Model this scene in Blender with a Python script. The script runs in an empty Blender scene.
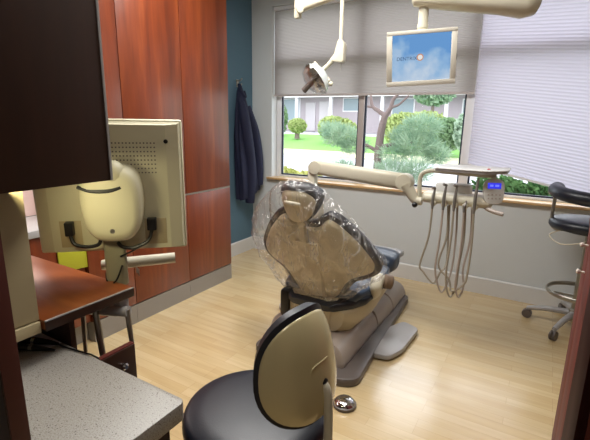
import bpy, bmesh, math, random
from mathutils import Vector, Matrix, noise
random.seed(7)
S = bpy.context.scene
COL = S.collection
PI = math.pi
S.view_settings.view_transform = 'Standard'
S.view_settings.look = 'None'
S.view_settings.exposure = 0.0

# ------------------------------------------------------------------ materials
def lin(r, g, b):
    def f(c):
        c /= 255.0
        return c / 12.92 if c <= 0.04045 else ((c + 0.055) / 1.055) ** 2.4
    return (f(r), f(g), f(b), 1.0)

def newmat(name):
    m = bpy.data.materials.new(name)
    m.use_nodes = True
    nt = m.node_tree
    nt.nodes.clear()
    out = nt.nodes.new('ShaderNodeOutputMaterial')
    return m, nt, out

def pset(b, **k):
    for kk, v in k.items():
        kk = kk.replace('_', ' ')
        if kk in b.inputs:
            b.inputs[kk].default_value = v

def mat(name, rgb, rough=0.5, metal=0.0, var=0.08, scale=12.0, bump=0.0, bscale=60.0, coat=0.0, spec=0.5, stretch=(1, 1, 1), sheen=0.0):
    m, nt, out = newmat(name)
    b = nt.nodes.new('ShaderNodeBsdfPrincipled')
    nt.links.new(b.outputs[0], out.inputs[0])
    pset(b, Roughness=rough, Metallic=metal, Coat_Weight=coat, Specular_IOR_Level=spec, Sheen_Weight=sheen)
    tc = nt.nodes.new('ShaderNodeTexCoord')
    mp = nt.nodes.new('ShaderNodeMapping')
    mp.inputs['Scale'].default_value = stretch
    nt.links.new(tc.outputs['Object'], mp.inputs[0])
    n = nt.nodes.new('ShaderNodeTexNoise')
    n.inputs['Scale'].default_value = scale
    n.inputs['Detail'].default_value = 4
    nt.links.new(mp.outputs[0], n.inputs['Vector'])
    c = lin(*rgb)
    mix = nt.nodes.new('ShaderNodeMix'); mix.data_type = 'RGBA'
    mix.inputs[6].default_value = tuple(min(1, v * (1 - var)) for v in c[:3]) + (1,)
    mix.inputs[7].default_value = tuple(min(1, v * (1 + var)) for v in c[:3]) + (1,)
    nt.links.new(n.outputs[0], mix.inputs[0])
    nt.links.new(mix.outputs[2], b.inputs['Base Color'])
    if bump:
        n2 = nt.nodes.new('ShaderNodeTexNoise')
        n2.inputs['Scale'].default_value = bscale
        n2.inputs['Detail'].default_value = 3
        nt.links.new(mp.outputs[0], n2.inputs['Vector'])
        bp = nt.nodes.new('ShaderNodeBump')
        bp.inputs['Strength'].default_value = bump
        bp.inputs['Distance'].default_value = 0.01
        nt.links.new(n2.outputs[0], bp.inputs['Height'])
        nt.links.new(bp.outputs[0], b.inputs['Normal'])
    return m

def wood(name, c1, c2, c3, rough=0.35, stretch=(9, 9, 0.7), coat=0.25, coord='Object', spec=0.5):
    m, nt, out = newmat(name)
    b = nt.nodes.new('ShaderNodeBsdfPrincipled')
    nt.links.new(b.outputs[0], out.inputs[0])
    pset(b, Roughness=rough, Coat_Weight=coat, Coat_Roughness=0.25, Specular_IOR_Level=spec)
    tc = nt.nodes.new('ShaderNodeTexCoord')
    mp = nt.nodes.new('ShaderNodeMapping'); mp.inputs['Scale'].default_value = stretch
    nt.links.new(tc.outputs[coord], mp.inputs[0])
    n = nt.nodes.new('ShaderNodeTexNoise')
    n.inputs['Scale'].default_value = 1.0; n.inputs['Detail'].default_value = 6; n.inputs['Roughness'].default_value = 0.6
    n.inputs['Distortion'].default_value = 0.6
    nt.links.new(mp.outputs[0], n.inputs['Vector'])
    r = nt.nodes.new('ShaderNodeValToRGB')
    e = r.color_ramp.elements
    e[0].position = 0.3; e[0].color = lin(*c1)
    e[1].position = 0.72; e[1].color = lin(*c3)
    k = e.new(0.52); k.color = lin(*c2)
    nt.links.new(n.outputs[0], r.inputs[0])
    mp2 = nt.nodes.new('ShaderNodeMapping'); mp2.inputs['Scale'].default_value = tuple(6 * s for s in stretch)
    nt.links.new(tc.outputs[coord], mp2.inputs[0])
    n2 = nt.nodes.new('ShaderNodeTexNoise'); n2.inputs['Scale'].default_value = 1.0; n2.inputs['Detail'].default_value = 3
    nt.links.new(mp2.outputs[0], n2.inputs['Vector'])
    mx = nt.nodes.new('ShaderNodeMix'); mx.data_type = 'RGBA'; mx.blend_type = 'MULTIPLY'
    mx.inputs[0].default_value = 0.25
    nt.links.new(r.outputs[0], mx.inputs[6]); nt.links.new(n2.outputs[0], mx.inputs[7])
    nt.links.new(mx.outputs[2], b.inputs['Base Color'])
    return m

def floor_mat():
    m, nt, out = newmat('maple_laminate')
    b = nt.nodes.new('ShaderNodeBsdfPrincipled')
    nt.links.new(b.outputs[0], out.inputs[0])
    pset(b, Roughness=0.24, Specular_IOR_Level=0.9, Coat_Weight=0.6, Coat_Roughness=0.2, Coat_IOR=1.7)
    tc = nt.nodes.new('ShaderNodeTexCoord')
    br = nt.nodes.new('ShaderNodeTexBrick')
    br.inputs['Scale'].default_value = 1.0
    br.inputs['Brick Width'].default_value = 0.62
    br.inputs['Row Height'].default_value = 0.065
    br.inputs['Mortar Size'].default_value = 0.0012
    br.inputs['Mortar Smooth'].default_value = 0.3
    br.inputs['Bias'].default_value = 0.0
    br.offset = 0.37; br.offset_frequency = 3
    br.inputs['Color1'].default_value = lin(222, 200, 156)
    br.inputs['Color2'].default_value = lin(212, 186, 138)
    br.inputs['Mortar'].default_value = lin(196, 168, 122)
    nt.links.new(tc.outputs['Object'], br.inputs['Vector'])
    mp = nt.nodes.new('ShaderNodeMapping'); mp.inputs['Scale'].default_value = (2.2, 26, 1)
    nt.links.new(tc.outputs['Object'], mp.inputs[0])
    n = nt.nodes.new('ShaderNodeTexNoise'); n.inputs['Scale'].default_value = 1; n.inputs['Detail'].default_value = 5
    nt.links.new(mp.outputs[0], n.inputs['Vector'])
    r = nt.nodes.new('ShaderNodeValToRGB')
    r.color_ramp.elements[0].position = 0.25; r.color_ramp.elements[0].color = (0.80, 0.76, 0.70, 1)
    r.color_ramp.elements[1].position = 0.75; r.color_ramp.elements[1].color = (1, 1, 1, 1)
    nt.links.new(n.outputs[0], r.inputs[0])
    mx = nt.nodes.new('ShaderNodeMix'); mx.data_type = 'RGBA'; mx.blend_type = 'MULTIPLY'; mx.inputs[0].default_value = 0.8
    nt.links.new(br.outputs[0], mx.inputs[6]); nt.links.new(r.outputs[0], mx.inputs[7])
    nt.links.new(mx.outputs[2], b.inputs['Base Color'])
    return m

def granite_mat():
    m, nt, out = newmat('speckled_laminate')
    b = nt.nodes.new('ShaderNodeBsdfPrincipled')
    nt.links.new(b.outputs[0], out.inputs[0]); pset(b, Roughness=0.4)
    tc = nt.nodes.new('ShaderNodeTexCoord')
    n = nt.nodes.new('ShaderNodeTexNoise'); n.inputs['Scale'].default_value = 300; n.inputs['Detail'].default_value = 2
    nt.links.new(tc.outputs['Object'], n.inputs['Vector'])
    r = nt.nodes.new('ShaderNodeValToRGB'); r.color_ramp.interpolation = 'LINEAR'
    e = r.color_ramp.elements
    e[0].position = 0.3; e[0].color = lin(126, 119, 108)
    e[1].position = 0.6; e[1].color = lin(170, 165, 156)
    k = e.new(0.42); k.color = lin(154, 148, 140)
    nt.links.new(n.outputs[0], r.inputs[0])
    v = nt.nodes.new('ShaderNodeTexVoronoi'); v.inputs['Scale'].default_value = 110
    nt.links.new(tc.outputs['Object'], v.inputs['Vector'])
    r2 = nt.nodes.new('ShaderNodeValToRGB')
    r2.color_ramp.elements[0].position = 0.13; r2.color_ramp.elements[0].color = lin(112, 98, 88)
    r2.color_ramp.elements[1].position = 0.2; r2.color_ramp.elements[1].color = (1, 1, 1, 1)
    nt.links.new(v.outputs['Distance'], r2.inputs[0])
    mx = nt.nodes.new('ShaderNodeMix'); mx.data_type = 'RGBA'; mx.blend_type = 'MULTIPLY'; mx.inputs[0].default_value = 0.85
    nt.links.new(r.outputs[0], mx.inputs[6]); nt.links.new(r2.outputs[0], mx.inputs[7])
    nt.links.new(mx.outputs[2], b.inputs['Base Color'])
    return m

def blind_mat(name, dif, tra, w):
    m, nt, out = newmat(name)
    d = nt.nodes.new('ShaderNodeBsdfDiffuse'); d.inputs[0].default_value = lin(*dif)
    t = nt.nodes.new('ShaderNodeBsdfTranslucent'); t.inputs[0].default_value = lin(*tra)
    tc = nt.nodes.new('ShaderNodeTexCoord')
    n = nt.nodes.new('ShaderNodeTexNoise'); n.inputs['Scale'].default_value = 300
    nt.links.new(tc.outputs['Object'], n.inputs['Vector'])
    bp = nt.nodes.new('ShaderNodeBump'); bp.inputs['Strength'].default_value = 0.1; bp.inputs['Distance'].default_value = 0.002
    nt.links.new(n.outputs[0], bp.inputs['Height']); nt.links.new(bp.outputs[0], d.inputs['Normal'])
    mx = nt.nodes.new('ShaderNodeMixShader'); mx.inputs[0].default_value = w
    nt.links.new(d.outputs[0], mx.inputs[1]); nt.links.new(t.outputs[0], mx.inputs[2])
    nt.links.new(mx.outputs[0], out.inputs[0])
    return m

def glass_mat(name, gloss=0.06, tint=(1, 1, 1, 1)):
    m, nt, out = newmat(name)
    t = nt.nodes.new('ShaderNodeBsdfTransparent'); t.inputs[0].default_value = tint
    g = nt.nodes.new('ShaderNodeBsdfGlossy'); g.inputs['Roughness'].default_value = 0.02
    mx = nt.nodes.new('ShaderNodeMixShader'); mx.inputs[0].default_value = gloss
    nt.links.new(t.outputs[0], mx.inputs[1]); nt.links.new(g.outputs[0], mx.inputs[2])
    nt.links.new(mx.outputs[0], out.inputs[0])
    return m

def plastic_mat():
    m, nt, out = newmat('clear_wrinkled_plastic')
    t = nt.nodes.new('ShaderNodeBsdfTransparent'); t.inputs[0].default_value = (0.97, 0.96, 0.95, 1)
    g = nt.nodes.new('ShaderNodeBsdfGlossy'); g.inputs['Roughness'].default_value = 0.16
    tc = nt.nodes.new('ShaderNodeTexCoord')
    n = nt.nodes.new('ShaderNodeTexNoise'); n.inputs['Scale'].default_value = 13; n.inputs['Detail'].default_value = 3; n.inputs['Distortion'].default_value = 1.5
    nt.links.new(tc.outputs['Object'], n.inputs['Vector'])
    bp = nt.nodes.new('ShaderNodeBump'); bp.inputs['Strength'].default_value = 0.9; bp.inputs['Distance'].default_value = 0.05
    nt.links.new(n.outputs[0], bp.inputs['Height']); nt.links.new(bp.outputs[0], g.inputs['Normal'])
    lw = nt.nodes.new('ShaderNodeLayerWeight'); lw.inputs[0].default_value = 0.35
    mr = nt.nodes.new('ShaderNodeMapRange')
    mr.inputs[3].default_value = 0.09; mr.inputs[4].default_value = 0.5
    nt.links.new(lw.outputs['Facing'], mr.inputs[0])
    mx = nt.nodes.new('ShaderNodeMixShader')
    nt.links.new(mr.outputs[0], mx.inputs[0])
    nt.links.new(t.outputs[0], mx.inputs[1]); nt.links.new(g.outputs[0], mx.inputs[2])
    # highlight streaks on the crumpled film, painted as white diffuse
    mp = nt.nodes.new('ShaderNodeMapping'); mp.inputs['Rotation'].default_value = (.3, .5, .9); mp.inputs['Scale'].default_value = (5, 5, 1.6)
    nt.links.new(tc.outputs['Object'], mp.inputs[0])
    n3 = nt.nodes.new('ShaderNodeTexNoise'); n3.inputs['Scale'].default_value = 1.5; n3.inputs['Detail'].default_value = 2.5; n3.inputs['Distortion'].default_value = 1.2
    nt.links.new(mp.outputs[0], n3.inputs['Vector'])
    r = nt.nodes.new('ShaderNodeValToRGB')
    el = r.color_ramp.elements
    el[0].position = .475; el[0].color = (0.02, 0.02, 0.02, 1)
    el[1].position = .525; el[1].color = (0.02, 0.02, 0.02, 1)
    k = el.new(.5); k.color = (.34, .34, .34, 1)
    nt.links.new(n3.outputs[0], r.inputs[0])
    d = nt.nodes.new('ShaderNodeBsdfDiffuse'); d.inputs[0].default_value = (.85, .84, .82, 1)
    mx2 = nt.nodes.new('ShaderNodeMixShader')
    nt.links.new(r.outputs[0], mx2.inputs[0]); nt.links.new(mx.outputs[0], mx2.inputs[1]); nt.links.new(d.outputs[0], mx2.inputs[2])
    nt.links.new(mx2.outputs[0], out.inputs[0])
    return m

def emit_mat(name, rgb, s=1.0):
    m, nt, out = newmat(name)
    e = nt.nodes.new('ShaderNodeEmission'); e.inputs[0].default_value = lin(*rgb); e.inputs[1].default_value = s
    nt.links.new(e.outputs[0], out.inputs[0])
    return m

def sky_screen_mat():
    m, nt, out = newmat('sky_screen_image')
    e = nt.nodes.new('ShaderNodeEmission'); e.inputs[1].default_value = 0.85
    tc = nt.nodes.new('ShaderNodeTexCoord')
    n = nt.nodes.new('ShaderNodeTexNoise'); n.inputs['Scale'].default_value = 7; n.inputs['Detail'].default_value = 4
    nt.links.new(tc.outputs['Object'], n.inputs['Vector'])
    sep = nt.nodes.new('ShaderNodeSeparateXYZ'); nt.links.new(tc.outputs['Generated'], sep.inputs[0])
    ma = nt.nodes.new('ShaderNodeMath'); ma.operation = 'MULTIPLY_ADD'
    ma.inputs[1].default_value = -0.5; ma.inputs[2].default_value = 0.27
    nt.links.new(sep.outputs['Z'], ma.inputs[0])
    ad = nt.nodes.new('ShaderNodeMath'); ad.operation = 'ADD'
    nt.links.new(ma.outputs[0], ad.inputs[0]); nt.links.new(n.outputs[0], ad.inputs[1])
    r = nt.nodes.new('ShaderNodeValToRGB')
    el = r.color_ramp.elements
    el[0].position = 0.40; el[0].color = lin(112, 164, 222)
    el[1].position = 0.72; el[1].color = lin(206, 222, 240)
    k = el.new(0.54); k.color = lin(156, 194, 232)
    nt.links.new(ad.outputs[0], r.inputs[0])
    nt.links.new(r.outputs[0], e.inputs[0]); nt.links.new(e.outputs[0], out.inputs[0])
    return m

def leaf_mat(name, c1, c2, tr=0.25):
    m, nt, out = newmat(name)
    d = nt.nodes.new('ShaderNodeBsdfDiffuse'); t = nt.nodes.new('ShaderNodeBsdfTranslucent')
    tc = nt.nodes.new('ShaderNodeTexCoord')
    n = nt.nodes.new('ShaderNodeTexNoise'); n.inputs['Scale'].default_value = 5; n.inputs['Detail'].default_value = 4
    nt.links.new(tc.outputs['Object'], n.inputs['Vector'])
    r = nt.nodes.new('ShaderNodeValToRGB')
    r.color_ramp.elements[0].position = 0.35; r.color_ramp.elements[0].color = lin(*c1)
    r.color_ramp.elements[1].position = 0.65; r.color_ramp.elements[1].color = lin(*c2)
    nt.links.new(n.outputs[0], r.inputs[0])
    nt.links.new(r.outputs[0], d.inputs[0]); nt.links.new(r.outputs[0], t.inputs[0])
    mx = nt.nodes.new('ShaderNodeMixShader'); mx.inputs[0].default_value = tr
    nt.links.new(d.outputs[0], mx.inputs[1]); nt.links.new(t.outputs[0], mx.inputs[2])
    nt.links.new(mx.outputs[0], out.inputs[0])
    return m

CHERRY = wood('cherry_veneer', (98, 43, 24), (124, 56, 27), (148, 74, 34), 0.33)
CHERRY_TOP = wood('cherry_worktop', (128, 62, 28), (152, 80, 36), (170, 96, 46), 0.28, (3, 8, 8))
DARK_SHADE_WOOD = wood('dark_shade_cherry', (46, 25, 14), (56, 31, 18), (66, 36, 20), 0.45, coat=0.1)  # dark wood; on the upper cabinet this tone paints in its shade
REDWOOD = wood('red_mahogany', (92, 44, 40), (106, 54, 48), (122, 64, 56), 0.55, coat=0.0, spec=0.12)
SHADERED = wood('shaded_mahogany', (38, 13, 13), (46, 16, 15), (54, 20, 18), 0.6, coat=0.0, spec=0.05)  # mahogany in shade, the darkness put into the wood colours
SILLWOOD = wood('oak_sill', (206, 164, 112), (224, 186, 136), (234, 198, 150), 0.35, (1.5, 14, 14))
FLOOR = floor_mat()
GRANITE = granite_mat()
WALL = mat('wall_paint_grey', (206, 211, 212), 0.8, var=0.02)
WALLBACK = mat('wall_paint_back', (150, 140, 128), 0.85, var=0.02)
BLUE = mat('wall_paint_teal', (86, 116, 134), 0.8, var=0.03)
WHITE = mat('white_trim', (214, 214, 212), 0.45, var=0.02)
CEIL = mat('ceiling_paint', (200, 198, 192), 0.9, var=0.02)
KICK = mat('brushed_kick', (150, 146, 142), 0.4, metal=0.35, var=0.05)
CREAM = mat('cream_plastic', (204, 198, 178), 0.35, var=0.03)
CREAM2 = mat('cream_chair_shell', (192, 180, 150), 0.35, var=0.03)
GOLD = mat('champagne_shell', (206, 192, 148), 0.25, metal=0.15, var=0.04, coat=0.4)
MONB = mat('monitor_putty', (210, 204, 172), 0.5, var=0.03)
HUTCH = mat('beige_laminate', (188, 172, 134), 0.55, var=0.04)
NAVY = mat('navy_vinyl', (22, 27, 38), 0.42, var=0.1, bump=0.05, bscale=200, spec=0.6)
NAVY_SHEEN = mat('navy_sheen_vinyl', (58, 72, 92), 0.33, var=0.1, bump=0.08, bscale=25, spec=0.6)  # navy vinyl with its bluish sheen painted into a lighter colour
BLACKV = mat('black_vinyl', (30, 34, 44), 0.35, var=0.1)
BLACK = mat('black_plastic', (16, 16, 17), 0.4, var=0.1)
TAUPE = mat('taupe_plastic', (172, 160, 150), 0.35, var=0.04)
TAUPED = mat('dark_taupe', (96, 87, 82), 0.4, var=0.05)
GREYP = mat('grey_plastic', (168, 166, 166), 0.35, var=0.03)
GREYM = mat('satin_metal', (168, 164, 154), 0.3, metal=0.9, var=0.04)
CHROME = mat('chrome', (225, 225, 228), 0.08, metal=1.0, var=0.01)
HOSE = mat('grey_hose', (160, 152, 136), 0.45, var=0.05)
STEEL = mat('steel_tools', (122, 118, 112), 0.3, metal=0.25, var=0.04)
COATM = mat('navy_cloth', (14, 19, 48), 0.8, var=0.3, scale=14, bump=0.3, bscale=60)
BROWN = mat('brown_pad', (104, 84, 66), 0.5, var=0.06)
LIME = mat('lime_plastic', (178, 178, 44), 0.45, var=0.05)
PAPER = mat('white_paper', (225, 220, 226), 0.7, var=0.02)
TILE = mat('pale_backsplash', (235, 208, 200), 0.5, var=0.04)
FRAMEW = mat('window_frame_white', (232, 234, 238), 0.4, var=0.02)
FRAMED = mat('window_gasket_dark', (32, 40, 60), 0.5, var=0.05)
FRAMEB = mat('window_frame_taupe', (186, 178, 176), 0.45, var=0.04)
GLASS = glass_mat('window_glass')
LENS = glass_mat('clear_lens', 0.3)
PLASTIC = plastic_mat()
BLIND_L = blind_mat('cellular_shade_dark', (142, 135, 130), (192, 184, 180), 0.42)
BLIND_R = blind_mat('cellular_shade_light', (184, 178, 186), (204, 198, 212), 0.5)
SCREEN = sky_screen_mat()
TXT = emit_mat('screen_text', (70, 96, 140), 0.7)
BALLW = emit_mat('screen_ball_white', (240, 238, 236), 0.9)
BALLO = emit_mat('screen_ball_orange', (222, 150, 100), 0.8)
LCD = emit_mat('blue_display', (60, 64, 235), 1.0)
LCDT = emit_mat('blue_display_text', (120, 130, 255), 1.0)
REFL = mat('lamp_reflector', (220, 226, 226), 0.2, metal=0.15, var=.02)
PADG = mat('pad_grey', (200, 198, 192), .4)
POSTC = mat('olive_grey_post', (150, 146, 122), .45)
EDGER = mat('dark_red_edge', (84, 40, 34), .5)
KNOB = mat('pale_brass_knob', (232, 224, 212), .2, metal=.35)
CUPW = mat('white_cup_block', (240, 240, 238), .4)
RED = mat('red_button', (190, 40, 40), 0.4)

# ------------------------------------------------------------------ mesh kit
class B:
    def __init__(s):
        s.bm = bmesh.new()
    def _face(s, vs, smooth=True):
        try:
            f = s.bm.faces.new(vs); f.smooth = smooth
            return f
        except ValueError:
            return None
    def box(s, x0, x1, y0, y1, z0, z1, bev=0.0, seg=2, M=None):
        t = bmesh.new()
        bmesh.ops.create_cube(t, size=1)
        for v in t.verts:
            v.co = Vector(((v.co.x + .5) * (x1 - x0) + x0, (v.co.y + .5) * (y1 - y0) + y0, (v.co.z + .5) * (z1 - z0) + z0))
        if bev:
            bmesh.ops.bevel(t, geom=t.edges[:], offset=bev, segments=seg, affect='EDGES', profile=0.5)
        return s._merge(t, M)
    def _merge(s, t, M=None):
        if M is not None:
            t.transform(M)
        me = bpy.data.meshes.new('tmp'); t.to_mesh(me); t.free()
        s.bm.from_mesh(me); bpy.data.meshes.remove(me)
        return s
    def rings(s, rings, cap0=True, cap1=True, closed=True):
        R = [[s.bm.verts.new(p) for p in r] for r in rings]
        n = len(R[0])
        for a, b in zip(R, R[1:]):
            for i in range(n if closed else n - 1):
                j = (i + 1) % n
                s._face((a[i], a[j], b[j], b[i]))
        if cap0: s._face(R[0][::-1])
        if cap1: s._face(R[-1])
        return s
    def lathe(s, prof, c=(0, 0, 0), axis=(0, 0, 1), n=28):
        a = Vector(axis).normalized()
        u = a.orthogonal().normalized(); w = a.cross(u)
        c = Vector(c)
        rr = []
        for r, h in prof:
            r = max(r, 1e-5)
            rr.append([c + a * h + (u * math.cos(2 * PI * i / n) + w * math.sin(2 * PI * i / n)) * r for i in range(n)])
        return s.rings(rr)
    def tube(s, pts, r, n=10, smooth=0, flat=None):
        pts = [Vector(p) for p in pts]
        rad = r if isinstance(r, (list, tuple)) else [r] * len(pts)
        if smooth:
            q = []; rq = []
            for i in range(len(pts) - 1):
                p0 = pts[max(i - 1, 0)]; p1 = pts[i]; p2 = pts[i + 1]; p3 = pts[min(i + 2, len(pts) - 1)]
                for k in range(smooth):
                    t = k / smooth
                    q.append(0.5 * ((2 * p1) + (p2 - p0) * t + (2 * p0 - 5 * p1 + 4 * p2 - p3) * t * t + (3 * p1 - p0 - 3 * p2 + p3) * t ** 3))
                    rq.append(rad[i] * (1 - t) + rad[i + 1] * t)
            q.append(pts[-1]); rq.append(rad[-1]); pts, rad = q, rq
        T = []
        for i in range(len(pts)):
            d = pts[min(i + 1, len(pts) - 1)] - pts[max(i - 1, 0)]
            T.append(d.normalized())
        u = T[0].orthogonal().normalized()
        if flat is not None:
            u = (Vector(flat) - T[0] * Vector(flat).dot(T[0])).normalized()
        rr = []
        for p, t, ra in zip(pts, T, rad):
            u = (u - t * u.dot(t)).normalized(); w = t.cross(u)
            rr.append([p + (u * math.cos(2 * PI * i / n) + w * math.sin(2 * PI * i / n)) * ra for i in range(n)])
        return s.rings(rr)
    def prism(s, poly, ax, a, b, bev=0.0, seg=2):
        """extrude a 2-D polygon along axis ax ('x','y','z') from a to b"""
        t = bmesh.new()
        def P(p, h):
            if ax == 'x': return (h, p[0], p[1])
            if ax == 'y': return (p[0], h, p[1])
            return (p[0], p[1], h)
        v0 = [t.verts.new(P(p, a)) for p in poly]; v1 = [t.verts.new(P(p, b)) for p in poly]
        t.faces.new(v0[::-1]); t.faces.new(v1)
        n = len(poly)
        for i in range(n):
            j = (i + 1) % n
            t.faces.new((v0[i], v0[j], v1[j], v1[i]))
        bmesh.ops.recalc_face_normals(t, faces=t.faces[:])
        if bev:
            bmesh.ops.bevel(t, geom=t.edges[:], offset=bev, segments=seg, affect='EDGES', profile=0.5)
        return s._merge(t)
    def quad(s, *p):
        s._face([s.bm.verts.new(q) for q in p], False); return s
    def grid(s, fn, nu, nv, closed=False):
        V = [[s.bm.verts.new(fn(i / nu, j / nv)) for j in range(nv + 1)] for i in range(nu + 1)]
        for i in range(nu):
            for j in range(nv):
                s._face((V[i][j], V[i + 1][j], V[i + 1][j + 1], V[i][j + 1]))
        return s
    def sphere(s, c, r, sc=(1, 1, 1), n=20):
        t = bmesh.new(); bmesh.ops.create_uvsphere(t, u_segments=n, v_segments=max(8, n * 2 // 3), radius=r)
        for v in t.verts: v.co = Vector((v.co.x * sc[0] + c[0], v.co.y * sc[1] + c[1], v.co.z * sc[2] + c[2]))
        return s._merge(t)

def root_loc(o):
    while o.parent: o = o.parent
    return Vector(o.location)

def obj(name, b, m, parent=None, origin=None, sharp=38, recalc=True):
    bm = b.bm
    if recalc: bmesh.ops.recalc_face_normals(bm, faces=bm.faces[:])
    if parent is None and origin is None:
        xs = [v.co.x for v in bm.verts]; ys = [v.co.y for v in bm.verts]; zs = [v.co.z for v in bm.verts]
        origin = Vector(((min(xs) + max(xs)) / 2, (min(ys) + max(ys)) / 2, min(zs)))
    sh = root_loc(parent) if parent is not None else Vector(origin)
    for v in bm.verts: v.co = v.co - sh
    me = bpy.data.meshes.new(name); bm.to_mesh(me); bm.free()
    for p in me.polygons: p.use_smooth = True
    me.set_sharp_from_angle(angle=math.radians(sharp))
    o = bpy.data.objects.new(name, me); COL.objects.link(o)
    me.materials.append(m)
    if parent is not None: o.parent = parent
    else: o.location = sh
    return o

def thing(name, label, cat, loc, group=None):
    o = bpy.data.objects.new(name, None); o.empty_display_size = 0.1
    COL.objects.link(o); o.location = loc
    o['label'] = label; o['category'] = cat
    if group: o['group'] = group
    return o

def tag(o, label, cat, group=None, kind=None):
    o['label'] = label; o['category'] = cat
    if group: o['group'] = group
    if kind: o['kind'] = kind
    return o

def struct(name, b, m, parent=None, label=None, cat=None):
    o = obj(name, b, m, parent)
    if parent is None:
        o['kind'] = 'structure'
        o['label'] = label; o['category'] = cat
    return o

# ------------------------------------------------------------------ room shell
XL, XR, YB, YW, ZC = -3.02, 0.95, -1.25, 4.095, 2.95
WX0, WX1, WZ0, WZ1, WT = -2.75, 0.72, 0.885, 2.74, 0.17
struct('floor', B().box(XL - .1, XR + .1, YB - .1, YW + WT, -0.08, 0), FLOOR, label='pale maple laminate plank floor', cat='floor')
struct('ceiling', B().box(XL - .1, XR + .1, YB - .1, YW + WT, ZC, ZC + .08), CEIL, label='plain off-white ceiling above the room', cat='ceiling')
w = B()
w.box(XL - .1, WX0, YW, YW + WT, 0, ZC); w.box(WX1, XR + .1, YW, YW + WT, 0, ZC)
w.box(WX0, WX1, YW, YW + WT, 0, WZ0); w.box(WX0, WX1, YW, YW + WT, WZ1, ZC)
struct('wall_back', w, WALL, label='pale grey wall around and below the wide window', cat='wall')
struct('wall_left', B().box(XL - .1, XL, YB, YW, 0, ZC), BLUE, label='teal blue painted wall behind the hanging jacket', cat='wall')
struct('wall_right', B().box(XR, XR + .1, YB, YW, 0, ZC), WALLBACK, label='right side wall behind the mahogany cabinets', cat='wall')
struct('wall_front', B().box(XL, XR, YB - .1, YB, 0, ZC), WALLBACK, label='wall behind the viewer opposite the window', cat='wall')
bb = B().prism([(YW - .016, 0), (YW, 0), (YW, .155), (YW - .008, .155), (YW - .016, .145)], 'x', XL, XR)
struct('baseboard_back', bb, WHITE, label='white baseboard below the window', cat='baseboard')
bb = B().prism([(XL, 0), (XL + .016, 0), (XL + .016, .145), (XL + .008, .155), (XL, .155)], 'y', 3.14, YW - .016)
struct('baseboard_left', bb, WHITE, label='white baseboard at the foot of the teal wall', cat='baseboard')
sl = B().box(WX0 - .05, WX1 + .05, YW - .045, YW + .105, WZ0, WZ0 + .026, .008)
struct('trim_1', sl, SILLWOOD, label='light oak window sill board', cat='sill')
# window
FY0, FY1 = YW + .105, YW + WT
zf0, zf1 = WZ0 + .026, WZ1
win = thing('window_1', 'wide window with pale frame and several panes behind the pleated shades', 'window', (0, YW + .14, WZ0))
win['kind'] = 'structure'
f = B()
f.box(WX0, WX0 + .06, FY0, FY1, zf0, zf1, .004); f.box(WX1 - .06, WX1, FY0, FY1, zf0, zf1, .004)
f.box(WX0 + .06, WX1 - .06, FY0, FY1, zf0, zf0 + .022, .003); f.box(WX0 + .06, WX1 - .06, FY0, FY1, zf1 - .05, zf1, .004)
obj('window_frame', f, FRAMEW, win)
mu = B().box(-1.74, -1.68, FY0 - .01, FY1, zf0 + .022, zf1 - .05, .004)
obj('mullion', mu, FRAMEB, win)
mu = B().box(-.70, -.62, FY0 - .01, FY1, zf0 + .022, zf1 - .05, .004)
obj('mullion', mu, FRAMEW, win)
for (a, b_) in ((WX0 + .06, -1.74), (-1.68, -.70), (-.62, WX1 - .06)):
    obj('transom', B().box(a, b_, FY0, FY1, 2.16, 2.225, .004), FRAMEB, win)
    g = B(); t = .016
    y0, y1 = FY0 + .012, FY0 + .034
    z0, z1 = zf0 + .022, 2.16
    g.box(a, a + t, y0, y1, z0, z1); g.box(b_ - t, b_, y0, y1, z0, z1); g.box(a + t, b_ - t, y0, y1, z0, z0 + t); g.box(a + t, b_ - t, y0, y1, z1 - t, z1)
    obj('gasket', g, FRAMED, win)
    obj('pane', B().quad((a + t, FY0 + .023, z0 + t), (b_ - t, FY0 + .023, z0 + t), (b_ - t, FY0 + .023, z1 - t), (a + t, FY0 + .023, z1 - t)), GLASS, win)
    obj('pane', B().quad((a, FY0 + .023, 2.225), (b_, FY0 + .023, 2.225), (b_, FY0 + .023, zf1 - .05), (a, FY0 + .023, zf1 - .05)), GLASS, win)

# blinds -------------------------------------------------------------
def blind(label, x0, x1, zb0, zb1, y, m, group):
    r = thing('pleated_shade', label, 'window blind', ((x0 + x1) / 2, y, min(zb0, zb1)), group)
    n = 60
    g = B()
    NX = 16
    rows = []
    for k in range(2 * n + 1):
        t = k / (2 * n)
        row = []
        for i in range(NX + 1):
            s_ = i / NX
            zb = zb0 + (zb1 - zb0) * s_
            z = zb + (2.70 - zb) * t
            row.append((x0 + (x1 - x0) * s_, y + (0.0016 if k % 2 else -0.0016), z))
        rows.append(row)
    g.rings(rows, False, False, closed=False)
    obj('pleated_fabric', g, m, r, sharp=10, recalc=False)
    obj('head_rail', B().box(x0, x1, y - .025, y + .025, 2.70, 2.738, .004), FRAMEW, r)
    br = B(); t = bmesh.new()
    br.rings([[(x0, y - .012, zb0 - .02), (x0, y + .012, zb0 - .02), (x0, y + .012, zb0), (x0, y - .012, zb0)],
              [(x1, y - .012, zb1 - .02), (x1, y + .012, zb1 - .02), (x1, y + .012, zb1), (x1, y - .012, zb1)]])
    obj('bottom_rail', br, FRAMEB if m is BLIND_L else FRAMEW, r)
    return r
blind('taupe pleated shade raised above the left window panes', -2.742, -.63, 1.835, 1.825, YW + .045, BLIND_L, None)
blind('pale lavender pleated shade lowered almost to the sill at right', -.622, .71, 1.20, .925, YW + .045, BLIND_R, None)

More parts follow.
